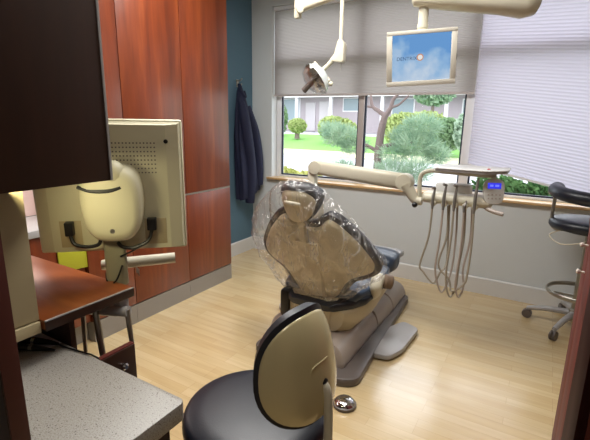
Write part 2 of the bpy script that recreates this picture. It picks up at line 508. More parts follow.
# ------------------------------------------------------------------ left tall cabinets
XC = -2.58
joints = [1.62, 1.985, 2.557, 3.13]
locs = ['first cherry tall cabinet unit, partly behind the grey monitor', 'middle tall cherry cabinet, right of the grey monitor', 'tall cherry cabinet nearest the teal wall and hanging jacket']
for k in range(3):
    a, b_ = joints[k], joints[k + 1]
    c = thing('tall_cabinet', locs[k], 'cabinet', ((XL + XC) / 2, (a + b_) / 2, 0), 'tall cherry cabinets along the left wall')
    obj('carcass', B().box(XL, XC - .02, a + .001, b_ - .001, .15, 2.9), CHERRY, c)
    obj('toe_kick', B().box(XL, XC - .002, a + .001, b_ - .001, 0, .15), KICK, c)
    g = .0025
    obj('door', B().box(XC - .018, XC, a + g, b_ - g, .158, .922, .002), CHERRY, c)
    obj('door', B().box(XC - .018, XC, a + g, b_ - g, .938, 2.89, .002), CHERRY, c)
    obj('metal_strip', B().box(XC - .019, XC - .002, a + .001, b_ - .001, .923, .937), GREYM, c)
# low counter + niche further left
c = thing('base_cabinet', 'low cherry cabinet with grey edged top, glimpsed left of the monitor', 'cabinet', (-2.82, .9, 0))
obj('carcass', B().box(XL + .02, -2.62, -.4, 1.617, .15, .84), CHERRY, c)
obj('toe_kick', B().box(XL + .02, -2.66, -.4, 1.617, 0, .15), KICK, c)
for a in (-.4, .1, .61, 1.11):
    obj('door', B().box(-2.62, -2.60, a + .003, a + .5, .16, .835, .002), CHERRY, c)
obj('countertop', B().box(XL + .02, -2.58, -.4, 1.617, .84, .885, .004), GREYP, c)
bs = B().box(XL, XL + .012, -.4, 1.617, .885, 1.5)
struct('trim_2', bs, TILE, label='pale pink backsplash panel above the low counter', cat='backsplash')
uc = thing('wall_cabinet', 'cherry wall cabinet above the low counter behind the monitor', 'cabinet', (-2.83, .9, 1.5))
obj('carcass', B().box(XL, -2.68, -.4, 1.617, 1.5, 2.5), CHERRY, uc)
for a in (-.4, .1, .61, 1.11):
    obj('door', B().box(-2.68, -2.66, a + .003, a + .5, 1.5, 2.5, .002), CHERRY, uc)
# lime folder hung on the low cabinet
rrect = None
ls = thing('hanging_folder', 'lime green folder hung on the low cherry cabinet behind the monitor', 'folder', (-2.59, 1.55, .55))
obj('cover', B().prism([(1.43, .58), (1.66, .56), (1.66, .73), (1.43, .75)], 'x', -2.599, -2.588, .002), LIME, ls)
obj('clip', B().box(-2.599, -2.584, 1.52, 1.57, .735, .76, .002), GREYM, ls)

# ------------------------------------------------------------------ near left island: counter, hutch, upper cabinet, worktop
ct = thing('counter', 'grey speckled countertop on dark base in the near left foreground', 'counter', (-1.2, .1, 0))
poly = [(-1.75, -.55), (-.664, -.55)]
R_ = .018
for i in range(5):
    a = math.radians(90 * i / 4)
    poly.append((-.664 - R_ + R_ * math.cos(a), .628 - R_ + R_ * math.sin(a)))
poly.append((-1.75, .628))
obj('worktop', B().prism(poly, 'z', .852, .90, .003), GRANITE, ct)
obj('base_unit', B().box(-1.73, -.70, -.53, .60, .10, .852), DARK_SHADE_WOOD, ct)
obj('toe_kick', B().box(-1.71, -.76, -.53, .58, 0, .10), BLACK, ct)
for (a, b_) in ((-.52, .03), (.04, .59)):
    d = obj('drawer', B().box(-.70, -.682, a, b_, .66, .846, .003), DARK_SHADE_WOOD, ct)
    obj('knob', B().lathe([(.004, 0), (.004, .012), (.011, .018), (.012, .026), (.006, .031)], (-.682, (a + b_) / 2, .76), (1, 0, 0), 14), CHROME, d)
    d = obj('door', B().box(-.70, -.682, a, b_, .11, .65, .003), DARK_SHADE_WOOD, ct)
    obj('knob', B().lathe([(.004, 0), (.004, .012), (.011, .018), (.012, .026), (.006, .031)], (-.682, b_ - .05, .58), (1, 0, 0), 14), CHROME, d)

hu = thing('hutch_panel', 'beige laminate hutch panel between the speckled counter and the dark upper cabinet', 'cabinet', (-1.25, .2, .985))
obj('back_panel', B().box(-1.40, -1.115, -.5, .548, 1.02, 1.398, .002), HUTCH, hu)
obj('lower_rail', B().box(-1.40, -1.108, -.5, .546, .985, 1.017, .002), HUTCH, hu)
for y in (-.45, .1):
    obj('foot', B().box(-1.39, -1.30, y, y + .06, .90, .985), HUTCH, hu)
up = thing('upper_cabinet', 'brown upper cabinet with its shade painted in, filling the top left corner', 'cabinet', (-1.2, .08, 1.40))
obj('carcass', B().box(-1.62, -.942, -.5, .660, 1.40, 2.6, .002), DARK_SHADE_WOOD, up)
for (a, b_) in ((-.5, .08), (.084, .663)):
    obj('door', B().box(-.942, -.922, a, b_, 1.40, 2.6, .002), DARK_SHADE_WOOD, up)
obj('edge_strip', B().box(-.9225, -.9195, .660, .6655, 1.40, 2.6), GREYP, up)
# tall end panel close to the camera
ep = thing('end_panel', 'reddish dark wood end panel at the lower left frame edge', 'panel', (-.95, .29, .90))
obj('panel', B().box(-1.10, -.690, .27, .30, .90, 1.395, .002), DARK_SHADE_WOOD, ep)
obj('edge_band', B().box(-.690, -.686, .271, .299, .90, 1.395, .001), EDGER, ep)

wt = thing('pull_out_worktop', 'orange cherry worktop shelf with dark edge below the grey monitor', 'shelf', (-1.4, .7, .90))
obj('top_board', B().box(-1.78, -1.097, .55, .834, .992, 1.02, .002), CHERRY_TOP, wt)
obj('front_edge', B().box(-1.097, -1.093, .55, .834, .990, 1.017, .001), DARK_SHADE_WOOD, wt)
obj('edge_lip', B().box(-1.098, -1.092, .55, .8345, 1.0175, 1.0205), GREYP, wt)
obj('support_panel', B().box(-1.50, -1.128, .632, .648, .66, .992), DARK_SHADE_WOOD, wt)
dr = thing('storage_cabinet', 'dark open cabinet with knob standing behind the speckled counter below the rods', 'cabinet', (-1.2, .72, 0))
obj('drawer_front', B().box(-1.065, -1.047, .64, .785, .66, .862, .002), REDWOOD, dr)
k_ = obj('front_panel', B().box(-1.047, -1.043, .642, .783, .66, .858, .001), DARK_SHADE_WOOD, dr)
obj('knob', B().lathe([(.004, 0), (.004, .012), (.010, .016), (.011, .024), (.006, .029)], (-1.043, .727, .815), (1, 0, 0), 14), CHROME, k_)
obj('cabinet_body', B().box(-1.30, -1.065, .642, .783, .0, .66, .002), DARK_SHADE_WOOD, dr)

# handpieces on the counter
tag(obj('paper_sheet', B().box(-1.30, -1.165, .572, .624, .9003, .902), PAPER), 'white paper sheet lying on the counter under the hutch', 'paper')
hp = thing('handpiece', 'black cabled handpiece lying on the speckled counter, farther of the two', 'tool', (-1.19, .59, .905))
obj('body', B().tube([(-1.30, .545, .912), (-1.25, .565, .912), (-1.21, .583, .912), (-1.18, .597, .911), (-1.15, .606, .910)], [.009, .010, .010, .007, .004], 12), BLACK, hp)
obj('chrome_ring', B().tube([(-1.226, .576, .912), (-1.216, .580, .912)], .0115, 12), CHROME, hp)
obj('cable', B().tube([(-1.15, .606, .910), (-1.12, .612, .905), (-1.085, .619, .904), (-1.05, .624, .904), (-1.02, .629, .902), (-1.01, .640, .88), (-1.008, .642, .80)], .0026, 6, 6), BLACK, hp)
hp = thing('handpiece', 'second black handpiece on the speckled counter, nearer the viewer', 'tool', (-1.18, .55, .905))
obj('body', B().tube([(-1.26, .512, .911), (-1.21, .545, .911), (-1.17, .566, .910), (-1.13, .585, .907)], [.008, .009, .007, .003], 12), BLACK, hp)
obj('chrome_ring', B().tube([(-1.197, .552, .911), (-1.189, .556, .911)], .0098, 12), STEEL, hp)

# assistant rods under the worktop
ah = thing('instrument_holder', 'grey holder bar with three hanging metal suction tubes under the cherry worktop', 'instrument holder', (-1.2, .74, .86))
obj('holder_bar', B().tube([(-1.34, .742, .925), (-1.27, .742, .935), (-1.14, .785, .945), (-1.09, .805, .948)], [.012, .014, .018, .018], 12), GREYP, ah)
obj('bracket', B().box(-1.155, -1.115, .79, .83, .93, .991, .006), GREYP, ah)
for (x, y, z0, z1, r, dx) in ((-1.22, .73, .80, .955, .0075, 0.004), (-1.165, .745, .78, .975, .011, -.012), (-1.085, .80, .84, .955, .0085, -.006)):
    t_ = obj('suction_tube', B().tube([(x - dx, y, z0), (x, y, (z0 + z1) / 2), (x + dx, y, z1)], [r * .85, r, r * .9], 12), GREYM, ah)

# ------------------------------------------------------------------ near monitor (seen from behind)
PL = Vector((-1.392, .712, 1.103)); PR = Vector((-1.052, 1.035, 1.125)); PT = Vector((-1.125, 1.105, 1.557))
ux = (PR - PL); ux.z = 0; ux.normalize()
MW, MH = 0.468, 0.44
uz0 = Vector((0, 0, 1))
ny0 = ux.cross(uz0)                    # points toward the viewer (back of the screen)
til = math.radians(4)
uz = (uz0 * math.cos(til) + ny0 * math.sin(til)).normalized()
ny = ux.cross(uz).normalized()
MO = PL + Vector((0, 0, .004))
def mp(a, b_, c): return MO + ux * a + uz * b_ + ny * c
MM = Matrix(((ux.x, uz.x, ny.x, MO.x), (ux.y, uz.y, ny.y, MO.y), (ux.z, uz.z, ny.z, MO.z), (0, 0, 0, 1)))
mo = thing('desktop_monitor', 'putty coloured monitor seen from behind above the cherry worktop', 'monitor', (-1.21, .87, 1.02))
cs = B()
cs.box(0, MW, 0, MH, -.045, -.012, .008, 2, MM)
obj('bezel', cs, MONB, mo)
cb = B()
def ringm(x0, x1, y0, y1, d): return [mp(x0, y0, d), mp(x1, y0, d), mp(x1, y1, d), mp(x0, y1, d)]
cb.rings([ringm(.006, MW - .006, .006, MH - .006, -.012), ringm(.012, MW - .012, .012, MH - .012, .0), ringm(.05, MW - .05, .014, MH - .014, .018)])
obj('back_cover', cb, MONB, mo, sharp=20)
obj('screen', B().box(.02, MW - .02, .02, MH - .02, -.0465, -.045, 0, 2, MM), BLACK, mo)
# vent holes
vh = B()
for i in range(15):
    for j in range(8):
        a, b_ = .235 + i * .0105, .275 + j * .0135
        p = mp(a, b_, .0185 - .0 ); s_ = .0022
        vh.quad(mp(a - s_, b_ - s_, .0172 + .0), mp(a + s_, b_ - s_, .0172), mp(a + s_, b_ + s_, .0172), mp(a - s_, b_ + s_, .0172))
for v in vh.bm.verts: v.co = v.co + ny * .0014
o_ = obj('vent_holes', vh, TAUPED, mo)
obj('screw', B().lathe([(.007, 0), (.007, .002), (.004, .0025)], mp(.418, .375, .0175), ny, 12), BLACK, mo)
# connector recess
obj('port_recess', B().box(.075, .14, .03, .12, .0165, .0195, .001, 2, MM), HUTCH, mo)
obj('port_recess', B().box(.335, .405, .03, .12, .0165, .0195, .001, 2, MM), HUTCH, mo)
obj('plug', B().box(.345, .375, .085, .125, .019, .045, .003, 2, MM), BLACK, mo)
obj('plug', B().box(.095, .12, .075, .12, .019, .045, .003, 2, MM), BLACK, mo)
obj('cable', B().tube([mp(.36, .088, .035), mp(.345, .05, .045), mp(.30, .03, .05), mp(.265, .035, .05), mp(.25, .05, .045)], .006, 8, 6), BLACK, mo)
obj('cable', B().tube([mp(.108, .08, .035), mp(.12, .05, .045), mp(.155, .04, .05), mp(.19, .045, .05), mp(.20, .06, .045)], .006, 8, 6), BLACK, mo)
obj('cable', B().tube([mp(.345, .045, .04), mp(.30, .02, .045), mp(.255, .0, .05)], .003, 6, 4), BLACK, mo)
# swivel cover (rounded shield)
sc = B()
rr = []
for (d, k) in ((.018, 1.0), (.055, 1.0), (.085, .97), (.10, .88), (.106, .7)):
    ring = []
    for i in range(36):
        a = 2 * PI * i / 36
        ca, sa = math.cos(a), math.sin(a)
        ex = 2 / 3.2
        x = math.copysign(abs(ca) ** ex, ca) * .092 * k
        y = math.copysign(abs(sa) ** ex, sa) * .122 * k
        if y < 0: x *= 1 + .9 * y
        ring.append(mp(.25 + x, .186 + y, d))
    rr.append(ring)
sc.rings(rr, True, True)
swc = obj('swivel_cover', sc, MONB, mo, sharp=60)
obj('tilt_knuckle', B().sphere(mp(.262, .285, .075), .036, (1, 1, 1.1), 18), MONB, mo)
obj('cover_slot', B().tube([mp(.162, .247, .094), mp(.20, .236, .104), mp(.25, .236, .106), mp(.285, .246, .102)], .006, 8, 4), BLACK, mo)
obj('cover_screw', B().lathe([(.008, 0), (.008, .003), (.005, .004)], mp(.25, .108, .104), ny, 12), GREYM, mo)
pc = mp(.238, .03, .03)
def prect(z, hw, hd):
    c = Vector((pc.x, pc.y, z)); n2 = Vector((ux.y, -ux.x, 0))
    return [c + ux * a + n2 * b_ for (a, b_) in rpoly2(hw, hd)]
def rpoly2(hw, hd):
    o2 = []
    for i in range(20):
        a = 2 * PI * i / 20; ca, sa = math.cos(a), math.sin(a)
        o2.append((math.copysign(abs(ca) ** .6, ca) * hw, math.copysign(abs(sa) ** .6, sa) * hd))
    return o2
obj('post', B().rings([prect(z, .034, .018) for z in (1.004, 1.01, 1.06, 1.12, 1.17)]), POSTC, mo)
obj('cable_loop', B().tube([(pc.x - .032, pc.y + .0, 1.07), (pc.x - .03, pc.y - .02, 1.04), (pc.x, pc.y - .035, 1.012), (pc.x + .028, pc.y - .025, 1.03), (pc.x + .03, pc.y, 1.075)], .003, 6, 6), BLACK, mo)
obj('support_arm', B().tube([(-1.372, .914, 1.018), (-1.36, .928, 1.018), (-1.28, 1.024, 1.02), (-1.204, 1.117, 1.022)], [.018, .021, .021, .020], 16), CREAM, mo)
pt = B().grid(lambda a, b_: (-1.30 + .022 * a, 1.006 + .003 * math.sin(6 * a), 1.003 - .028 * b_ - .01 * a), 3, 3)
obj('paper_tag', pt, PAPER, mo)['label'] = 'small white paper tag hanging from the support arm'

# ------------------------------------------------------------------ stools
def stool_base(root, cx, cy, zs, R, a0, ringz=None, ringr=.2):
    obj('column', B().lathe([(.045, .07), (.045, .16), (.03, .17), (.03, zs * .55), (.02, zs * .56), (.02, zs - .03)], (cx, cy, 0), n=20), GREYM, root)
    for k in range(5):
        a = a0 + 2 * PI * k / 5
        ca, sa = math.cos(a), math.sin(a)
        lg = obj('leg', B().tube([(cx + ca * .03, cy + sa * .03, .13), (cx + ca * R * .6, cy + sa * R * .6, .115), (cx + ca * R, cy + sa * R, .085)], [.026, .022, .017], 12, 4), GREYP, root)
        c = (cx + ca * R, cy + sa * R, .037)
        t = (-sa, ca, 0)
        cw = B()
        for s_ in (-1, 1):
            cc = (c[0] + t[0] * .012 * s_, c[1] + t[1] * .012 * s_, c[2])
            cw.lathe([(.014, -.009), (.034, -.009), (.037, -.005), (.037, .005), (.034, .009), (.014, .009)], cc, t, 20)
        cs_ = obj('caster', cw, TAUPED, lg)
        obj('caster_stem', B().tube([(c[0], c[1], .03), (c[0], c[1], .095)], .010, 10), GREYP, cs_)
    if ringz:
        rg = B()
        pts = [(cx + ringr * math.cos(2 * PI * i / 40), cy + ringr * math.sin(2 * PI * i / 40), ringz) for i in range(41)]
        rr = []
        for i in range(40):
            a = 2 * PI * i / 40
            d = Vector((math.cos(a), math.sin(a), 0))
            cen = Vector((cx, cy, ringz)) + d * ringr
            rr.append([cen + d * .010 * math.cos(2 * PI * j / 10) + Vector((0, 0, .017)) * math.sin(2 * PI * j / 10) for j in range(10)])
        rr.append(rr[0])
        rg.rings(rr, False, False)
        bmesh.ops.remove_doubles(rg.bm, verts=rg.bm.verts[:], dist=1e-5)
        fr = obj('foot_ring', rg, GREYM, root)
        for k in range(3):
            a = a0 + .5 + 2 * PI * k / 3
            obj('ring_spoke', B().tube([(cx + .02 * math.cos(a), cy + .02 * math.sin(a), ringz - .03), (cx + ringr * math.cos(a), cy + ringr * math.sin(a), ringz)], .008, 8), GREYM, fr)

def cushion(cx, cy, z0, z1, rx, ry, rot=0.0, n=48, dome=.012):
    b = B(); rr = []
    h = z1 - z0
    prof = [(.86, 0), (.96, .08), (1.0, .3), (1.0, .62), (.97, .85), (.90, 1.0), (.7, 1.0 + dome / h * .55), (.35, 1.0 + dome / h * .95), (.05, 1 + dome / h)]
    for k, t in prof:
        ring = []
        for i in range(n):
            a = 2 * PI * i / n
            x, y = rx * k * math.cos(a), ry * k * math.sin(a)
            ring.append((cx + x * math.cos(rot) - y * math.sin(rot), cy + x * math.sin(rot) + y * math.cos(rot), z0 + h * t))
        rr.append(ring)
    return b.rings(rr)

SX, SY, SZ = -.705, .965, .655
st = thing('assistant_stool', 'near stool with round navy seat and glossy champagne backrest shell in the foreground', 'stool', (SX, SY, 0))
stool_base(st, SX, SY, SZ, .27, .5, .28, .19)
obj('seat', cushion(SX, SY, SZ - .075, SZ - .004, .235, .23, .2), NAVY, st, sharp=70)
obj('seat_pan', B().lathe([(.05, SZ - .10), (.19, SZ - .085), (.205, SZ - .07), (.19, SZ - .06)], (SX, SY, 0), n=32), BLACK, st)
AZ0 = math.radians(-9)
def backpoint(u, v, r, HA, hz, zc, drop=0.0):
    a = AZ0 + u * HA
    rr_ = r - .03 * v - .012
    return (SX + rr_ * math.cos(a), SY + rr_ * math.sin(a), zc + v * hz)
def backshell(r_out, r_in, HA, hz, zc, bulge):
    b = B(); rings_ = []
    n = 48
    ks = [0.02, .3, .55, .75, .88, .96, 1.0]
    def ring(k, r):
        L = []
        for i in range(n):
            a = 2 * PI * i / n
            ca, sa = math.cos(a), math.sin(a)
            e = 2 / 2.3
            u = math.copysign(abs(ca) ** e, ca) * k; v = math.copysign(abs(sa) ** e, sa) * k
            L.append(backpoint(u, v, r, HA, hz, zc))
        return L
    for k in ks: rings_.append(ring(k, r_out - bulge * k ** 3))
    for k in ks[::-1]: rings_.append(ring(k, r_in + (r_out - bulge - r_in) * .35 * k ** 6))
    return b.rings(rings_)
obj('backrest_cushion', backshell(.236, .195, math.radians(47), .160, .892, .004), NAVY, st, sharp=70)
obj('backrest_shell', backshell(.262, .236, math.radians(43.5), .146, .890, .022), GOLD, st, sharp=70)
ra = AZ0 + math.radians(3)
def rp(r, z, da=0): return (SX + r * math.cos(ra + da), SY + r * math.sin(ra + da), z)
sb = obj('backrest_bar', B().tube([rp(.0, SZ - .10), rp(.20, SZ - .10), rp(.25, SZ - .09), rp(.272, SZ - .03), rp(.268, .80), rp(.252, .84)], [.013] * 6, 14, 6), CREAM, st)
obj('bar_slot', B().tube([rp(.238, .815), rp(.243, .85), rp(.240, .868)], [.016, .02, .008], 12), BLACK, st)
obj('shell_emboss', B().tube([rp(.2475, .885, -.2), rp(.2475, .905, -.17), rp(.2455, .909, .05), rp(.2405, .905, .2)], .0022, 8, 5), GOLD, st)

FX, FY = .335, 3.725
fs = thing('assistant_stool', 'far stool with black curved arm and castors at the right, before the window wall', 'stool', (FX, FY, 0))
stool_base(fs, FX, FY, .86, .32, math.radians(174), .30, .21)
obj('seat', cushion(FX, FY, .795, .872, .268, .235), BLACKV, fs, sharp=70)
obj('seat_pan', B().lathe([(.05, .77), (.18, .785), (.20, .80)], (FX, FY, 0), n=28), BLACK, fs)
arc = []
for i in range(15):
    a = math.radians(150 + i * 11.5)
    arc.append((FX + .03 + .285 * math.cos(a), FY + .04 + .235 * math.sin(a), 1.055 + .02 * math.cos(i / 14 * PI)))
ar_ = obj('curved_arm', B().tube(arc, [.035] + [.05] * 13 + [.04], 14, 3), BLACKV, fs, sharp=70)
obj('arm_post', B().tube([(FX - .1, FY - .0, .785), (FX - .22, FY - .02, .785), (FX - .25, FY - .02, .86), (FX - .248, FY - .02, 1.05)], .013, 12, 5), GREYM, fs)
obj('lever_wire', B().tube([(FX - .18, FY - .08, .79), (FX - .25, FY - .08, .74), (FX - .17, FY - .16, .70), (FX - .03, FY - .17, .74), (FX - .02, FY - .1, .79)], .005, 8, 6), CREAM, fs)

# ------------------------------------------------------------------ right cabinets
RM = Matrix.Translation((.150, 1.40, 0)) @ Matrix.Rotation(-math.atan(.056), 4, 'Z')
rc = thing('drawer_cabinet', 'mahogany drawer cabinet with two small chrome knobs along the right edge', 'cabinet', (.45, 1.8, 0))
obj('carcass', B().box(.018, .60, .002, .80, .06, 1.14, .002, 2, RM), REDWOOD, rc)
obj('toe_kick', B().box(.03, .60, .004, .78, 0, .06, 0, 2, RM), DARK_SHADE_WOOD, rc)
obj('top_board', B().box(-.004, .61, .002, .81, 1.14, 1.165, .004, 2, RM), REDWOOD, rc)
for (a, b_, z0, z1, ky, kz) in ((.405, .795, 1.05, 1.135, .56, 1.092), (.405, .795, .955, 1.045, .46, 1.01), (.405, .795, .065, .95, 0, 0), (.005, .40, .955, 1.135, 0, 0), (.005, .40, .065, .95, 0, 0)):
    d = obj('drawer' if kz else 'door', B().box(0, .018, a, b_, z0, z1, .003, 2, RM), REDWOOD, rc)
    if kz: obj('knob', B().lathe([(.004, 0), (.004, .012), (.009, .017), (.010, .023), (.006, .028)], RM @ Vector((0, ky, kz)), RM.to_3x3() @ Vector((-1, 0, 0)), 14), KNOB, d)
tc_ = thing('tall_cabinet', 'mahogany tall cabinet end with its shade painted in, closest to the viewer at the right edge', 'cabinet', (.45, 1.2, 0))
obj('carcass', B().box(.018, .62, -.42, 0, 0, 2.3, .002, 2, RM), REDWOOD, tc_)
obj('door', B().box(-.001, .018, -.42, -.002, .07, 2.29, .003, 2, RM), SHADERED, tc_)

# ------------------------------------------------------------------ dental chair
CX = -1.22
dc = thing('dental_chair', 'cream dental chair with navy upholstery facing the window', 'dental chair', (CX, 2.7, 0))
def rpoly(pts, r, n=5):
    out = []
    N = len(pts)
    for i in range(N):
        p0, p1, p2 = Vector(pts[i - 1]), Vector(pts[i]), Vector(pts[(i + 1) % N])
        a = (p0 - p1); b_ = (p2 - p1)
        rr_ = min(r, a.length * .45, b_.length * .45)
        A = p1 + a.normalized() * rr_; C = p1 + b_.normalized() * rr_
        for k in range(n):
            t = k / (n - 1)
            out.append(tuple(A * (1 - t) ** 2 + p1 * 2 * t * (1 - t) + C * t * t))
    return out
obj('base_plate', B().prism(rpoly([(-1.58, 2.12), (-.90, 2.06), (-.80, 2.12), (-.84, 2.62), (-.90, 3.56), (-1.50, 3.56)], .07), 'z', 0, .055, .012), TAUPED, dc)
# lift housing: three segments with seams
def hull(y0, y1, hw0, hw1, z0, z1, m, name, cx=-1.2):
    b = B(); rr = []
    def sec(y, hw, zt):
        pts = [(cx - hw - .03, .05), (cx + hw + .03, .05), (cx + hw + .02, zt * .55), (cx + hw, zt * .8), (cx + hw - .05, zt), (cx - hw + .05, zt), (cx - hw, zt * .8), (cx - hw - .02, zt * .55)]
        return [(p[0], y, p[1]) for p in rpoly(pts, .03, 3)]
    rr = [sec(y0, hw0 - .02, z0 - .015), sec(y0 + .012, hw0, z0), sec(y1 - .012, hw1, z1), sec(y1, hw1 - .02, z1 - .015)]
    b.rings(rr)
    return obj(name, b, m, dc, sharp=30)
hull(2.17, 2.80, .255, .25, .20, .20, TAUPE, 'lift_housing')
hull(2.803, 3.16, .25, .25, .20, .19, TAUPE, 'lift_housing')
hull(3.163, 3.56, .25, .235, .19, .165, TAUPE, 'lift_housing')
# foot plate
obj('foot_control', B().prism(rpoly([(-.86, 2.46), (-.73, 2.48), (-.68, 2.62), (-.665, 2.98), (-.80, 3.04), (-.88, 2.86)], .04), 'z', .012, .05, .01), GREYP, dc)
# seat support beam
bm_ = B(); rr = []
for (y, hw, z0, z1) in ((2.32, .22, .20, .36), (2.40, .28, .185, .37), (2.62, .315, .20, .385), (2.95, .31, .26, .395), (3.10, .26, .33, .40), (3.16, .2, .36, .40)):
    rr.append([(p[0], y, p[1]) for p in rpoly([(CX - hw, z0 + .07), (CX - hw + .06, z0), (CX + hw - .06, z0), (CX + hw, z0 + .07), (CX + hw, z1), (CX - hw, z1)], .03, 4)])
obj('seat_frame', bm_.rings(rr), CREAM2, dc, sharp=40)
# seat cushion with rolled edge
def slab(name, secs, m, parent=dc, n=10):
    """secs: (y, halfwidth, zmid, halfthick)"""
    b = B(); rr = []
    for (y, hw, zm, ht) in secs:
        r = []
        for i in range(40):
            a = 2 * PI * i / 40
            ca, sa = math.cos(a), math.sin(a)
            r.append((CX + math.copysign(abs(ca) ** .45, ca) * hw, y, zm + math.copysign(abs(sa) ** .6, sa) * ht + .012 * (abs(ca) ** 3) * (sa > 0)))
        rr.append(r)
    return obj(name, b.rings(rr), m, parent, sharp=60)
slab('seat_cushion', [(2.38, .24, .41, .02), (2.40, .27, .42, .045), (2.55, .315, .43, .055), (2.62, .318, .435, .054), (2.635, .315, .435, .049), (2.65, .32, .438, .056), (2.80, .325, .445, .058), (2.86, .32, .447, .056), (2.875, .315, .447, .05), (2.89, .315, .447, .055), (2.98, .30, .445, .05), (3.02, .27, .44, .03)], NAVY_SHEEN)
slab('seat_tray', [(2.27, .15, .375, .02), (2.30, .18, .378, .034), (2.38, .26, .383, .038), (2.48, .315, .388, .038), (2.6, .325, .392, .032), (2.95, .325, .40, .032), (3.02, .28, .405, .02)], NAVY)
slab('leg_rest', [(3.02, .27, .455, .03), (3.05, .295, .458, .075), (3.14, .305, .46, .086), (3.16, .30, .46, .082), (3.18, .305, .46, .086), (3.28, .285, .458, .08), (3.33, .255, .462, .045)], NAVY_SHEEN)
slab('toe_pad', [(3.31, .24, .46, .02), (3.33, .262, .46, .038), (3.47, .262, .452, .036), (3.52, .24, .448, .018)], GREYP)
obj('leg_rest_frame', B().box(CX - .17, CX + .17, 3.0, 3.4, .34, .405, .015), CREAM2, dc)
# arm rests
for s_ in (1, -1):
    x = CX + s_ * .34
    af = B().tube([(CX + s_ * .28, 2.62, .37), (CX + s_ * .325, 2.60, .42), (x, 2.57, .475), (x, 2.60, .512), (x + s_ * .01, 2.64, .512)], [.03, .038, .043, .043, .038], 14, 5)
    a_ = obj('armrest', af, CREAM, dc)
    obj('arm_pad', B().tube([(x + s_ * .03, 2.625, .505), (x + s_ * .04, 2.63, .503), (x + s_ * .075, 2.655, .495), (x + s_ * .085, 2.66, .493)], [.036, .05, .05, .038], 16), BROWN, a_)
# backrest: plane through (y=2.42,z=.36) leaning back toward the viewer
VL = math.hypot(.28, .84); vY, vZ = -.28 / VL, .84 / VL
def bk(u, v, d):
    """d: offset toward the viewer (rear of the chair)"""
    return Vector((CX + u, 2.42 + v * vY - d * vZ, .36 + v * vZ + d * vY))
half = [(0.0, .628), (.06, .634), (.10, .672), (.15, .698), (.21, .675), (.27, .62), (.335, .545), (.39, .46), (.426, .395), (.437, .335), (.418, .275), (.365, .238), (.285, .205), (.235, .155), (.20, .09), (.155, .02), (.09, -.03), (0, -.045)]
def densify(P, k=4):
    out = []
    for i in range(len(P) - 1):
        p0 = P[max(i - 1, 0)]; p1 = P[i]; p2 = P[i + 1]; p3 = P[min(i + 2, len(P) - 1)]
        for j in range(k):
            t = j / k
            out.append(tuple(0.5 * (2 * p1[c] + (p2[c] - p0[c]) * t + (2 * p0[c] - 5 * p1[c] + 4 * p2[c] - p3[c]) * t * t + (3 * p1[c] - p0[c] - 3 * p2[c] + p3[c]) * t ** 3) for c in range(2)))
    out.append(P[-1]); return out
H = densify(half)
outline = H + [(-u, v) for (u, v) in H[-2:0:-1]]
def inset(poly, d):
    n = len(poly); out = []
    for i in range(n):
        p0 = Vector(poly[i - 1]); p1 = Vector(poly[i]); p2 = Vector(poly[(i + 1) % n])
        t = (p2 - p0)
        if t.length < 1e-6: t = Vector((1, 0))
        t.normalize(); nn = Vector((t.y, -t.x))
        out.append(tuple(p1 + nn * d))
    return out
# orientation check: inset should shrink
if sum(abs(p[0]) for p in inset(outline, .02)) > sum(abs(p[0]) for p in outline): _sg = -1
else: _sg = 1
def ins(d): return inset(outline, d * _sg)
CEN = (0, .33)
def lerp(poly, k): return [(CEN[0] + (p[0] - CEN[0]) * k, CEN[1] + (p[1] - CEN[1]) * k) for p in poly]
# upholstery (front side of the backrest, its dark rim shows from behind)
cu = B(); rr = []
def curl(u): return -.07 * (abs(u) / .45) ** 2.2        # wings curl forward
def R3(poly, d): return [bk(u, v, d + curl(u)) for (u, v) in poly]
rr.append(R3(ins(.03), .012)); rr.append(R3(ins(.008), .010)); rr.append(R3(outline, -.012)); rr.append(R3(ins(.004), -.035)); rr.append(R3(ins(.02), -.055))
i2 = ins(.02)
for k in (.8, .55, .3, .05): rr.append(R3(lerp(i2, k), -.06))
cu.rings(rr, True, True)
obj('backrest_cushion', cu, NAVY, dc, sharp=60)
sh = B(); rr = []
i3 = ins(.042)
rr.append(R3(ins(.038), .006)); rr.append(R3(i3, .020))
for k, d in ((.93, .032), (.8, .042), (.6, .05), (.4, .055), (.2, .057), (.03, .058)):
    rr.append([bk(u, v, d + curl(u)) for (u, v) in lerp(i3, k)])
sh.rings(rr, False, True)
obj('backrest_shell', sh, CREAM2, dc, sharp=60)
obj('spine_cover', B().rings([[bk(CEN[0] + x * k, v, d) for (x, k, d) in ((-.085, 1, .03), (-.07, 1, .066), (.07, 1, .066), (.085, 1, .03))] for v in (-.02, .10, .22, .34, .44, .50)]), CREAM2, dc, sharp=50)
# headrest
hd = densify([(0, .895), (.05, .89), (.10, .865), (.137, .815), (.135, .76), (.108, .70), (.07, .658), (.035, .645), (0, .643)], 4)
ho = hd + [(-u, v) for (u, v) in hd[-2:0:-1]]
def hin(k): return [(u * k, .77 + (v - .77) * k) for (u, v) in ho]
def HR(poly, d, fwd=0): return [bk(u - .03, v, d + .05 - .9 * u * u * 4) for (u, v) in poly]
b = B().rings([HR(hin(.86), .022), HR(hin(.97), .015), HR(hin(1.0), -.01), HR(hin(.97), -.045), HR(hin(.85), -.065), HR(hin(.5), -.07), HR(hin(.05), -.07)])
hc = obj('headrest', b, NAVY, dc, sharp=60)
b = B().rings([HR([(u * .84, .757 + (v - .77) * .84) for (u, v) in ho], .018), HR([(u * .8, .757 + (v - .77) * .8) for (u, v) in ho], .03), HR([(u * .5, .757 + (v - .77) * .5) for (u, v) in ho], .042), HR([(u * .05, .757 + (v - .77) * .05) for (u, v) in ho], .045)], False, True)
obj('headrest_shell', b, CREAM2, hc, sharp=60)
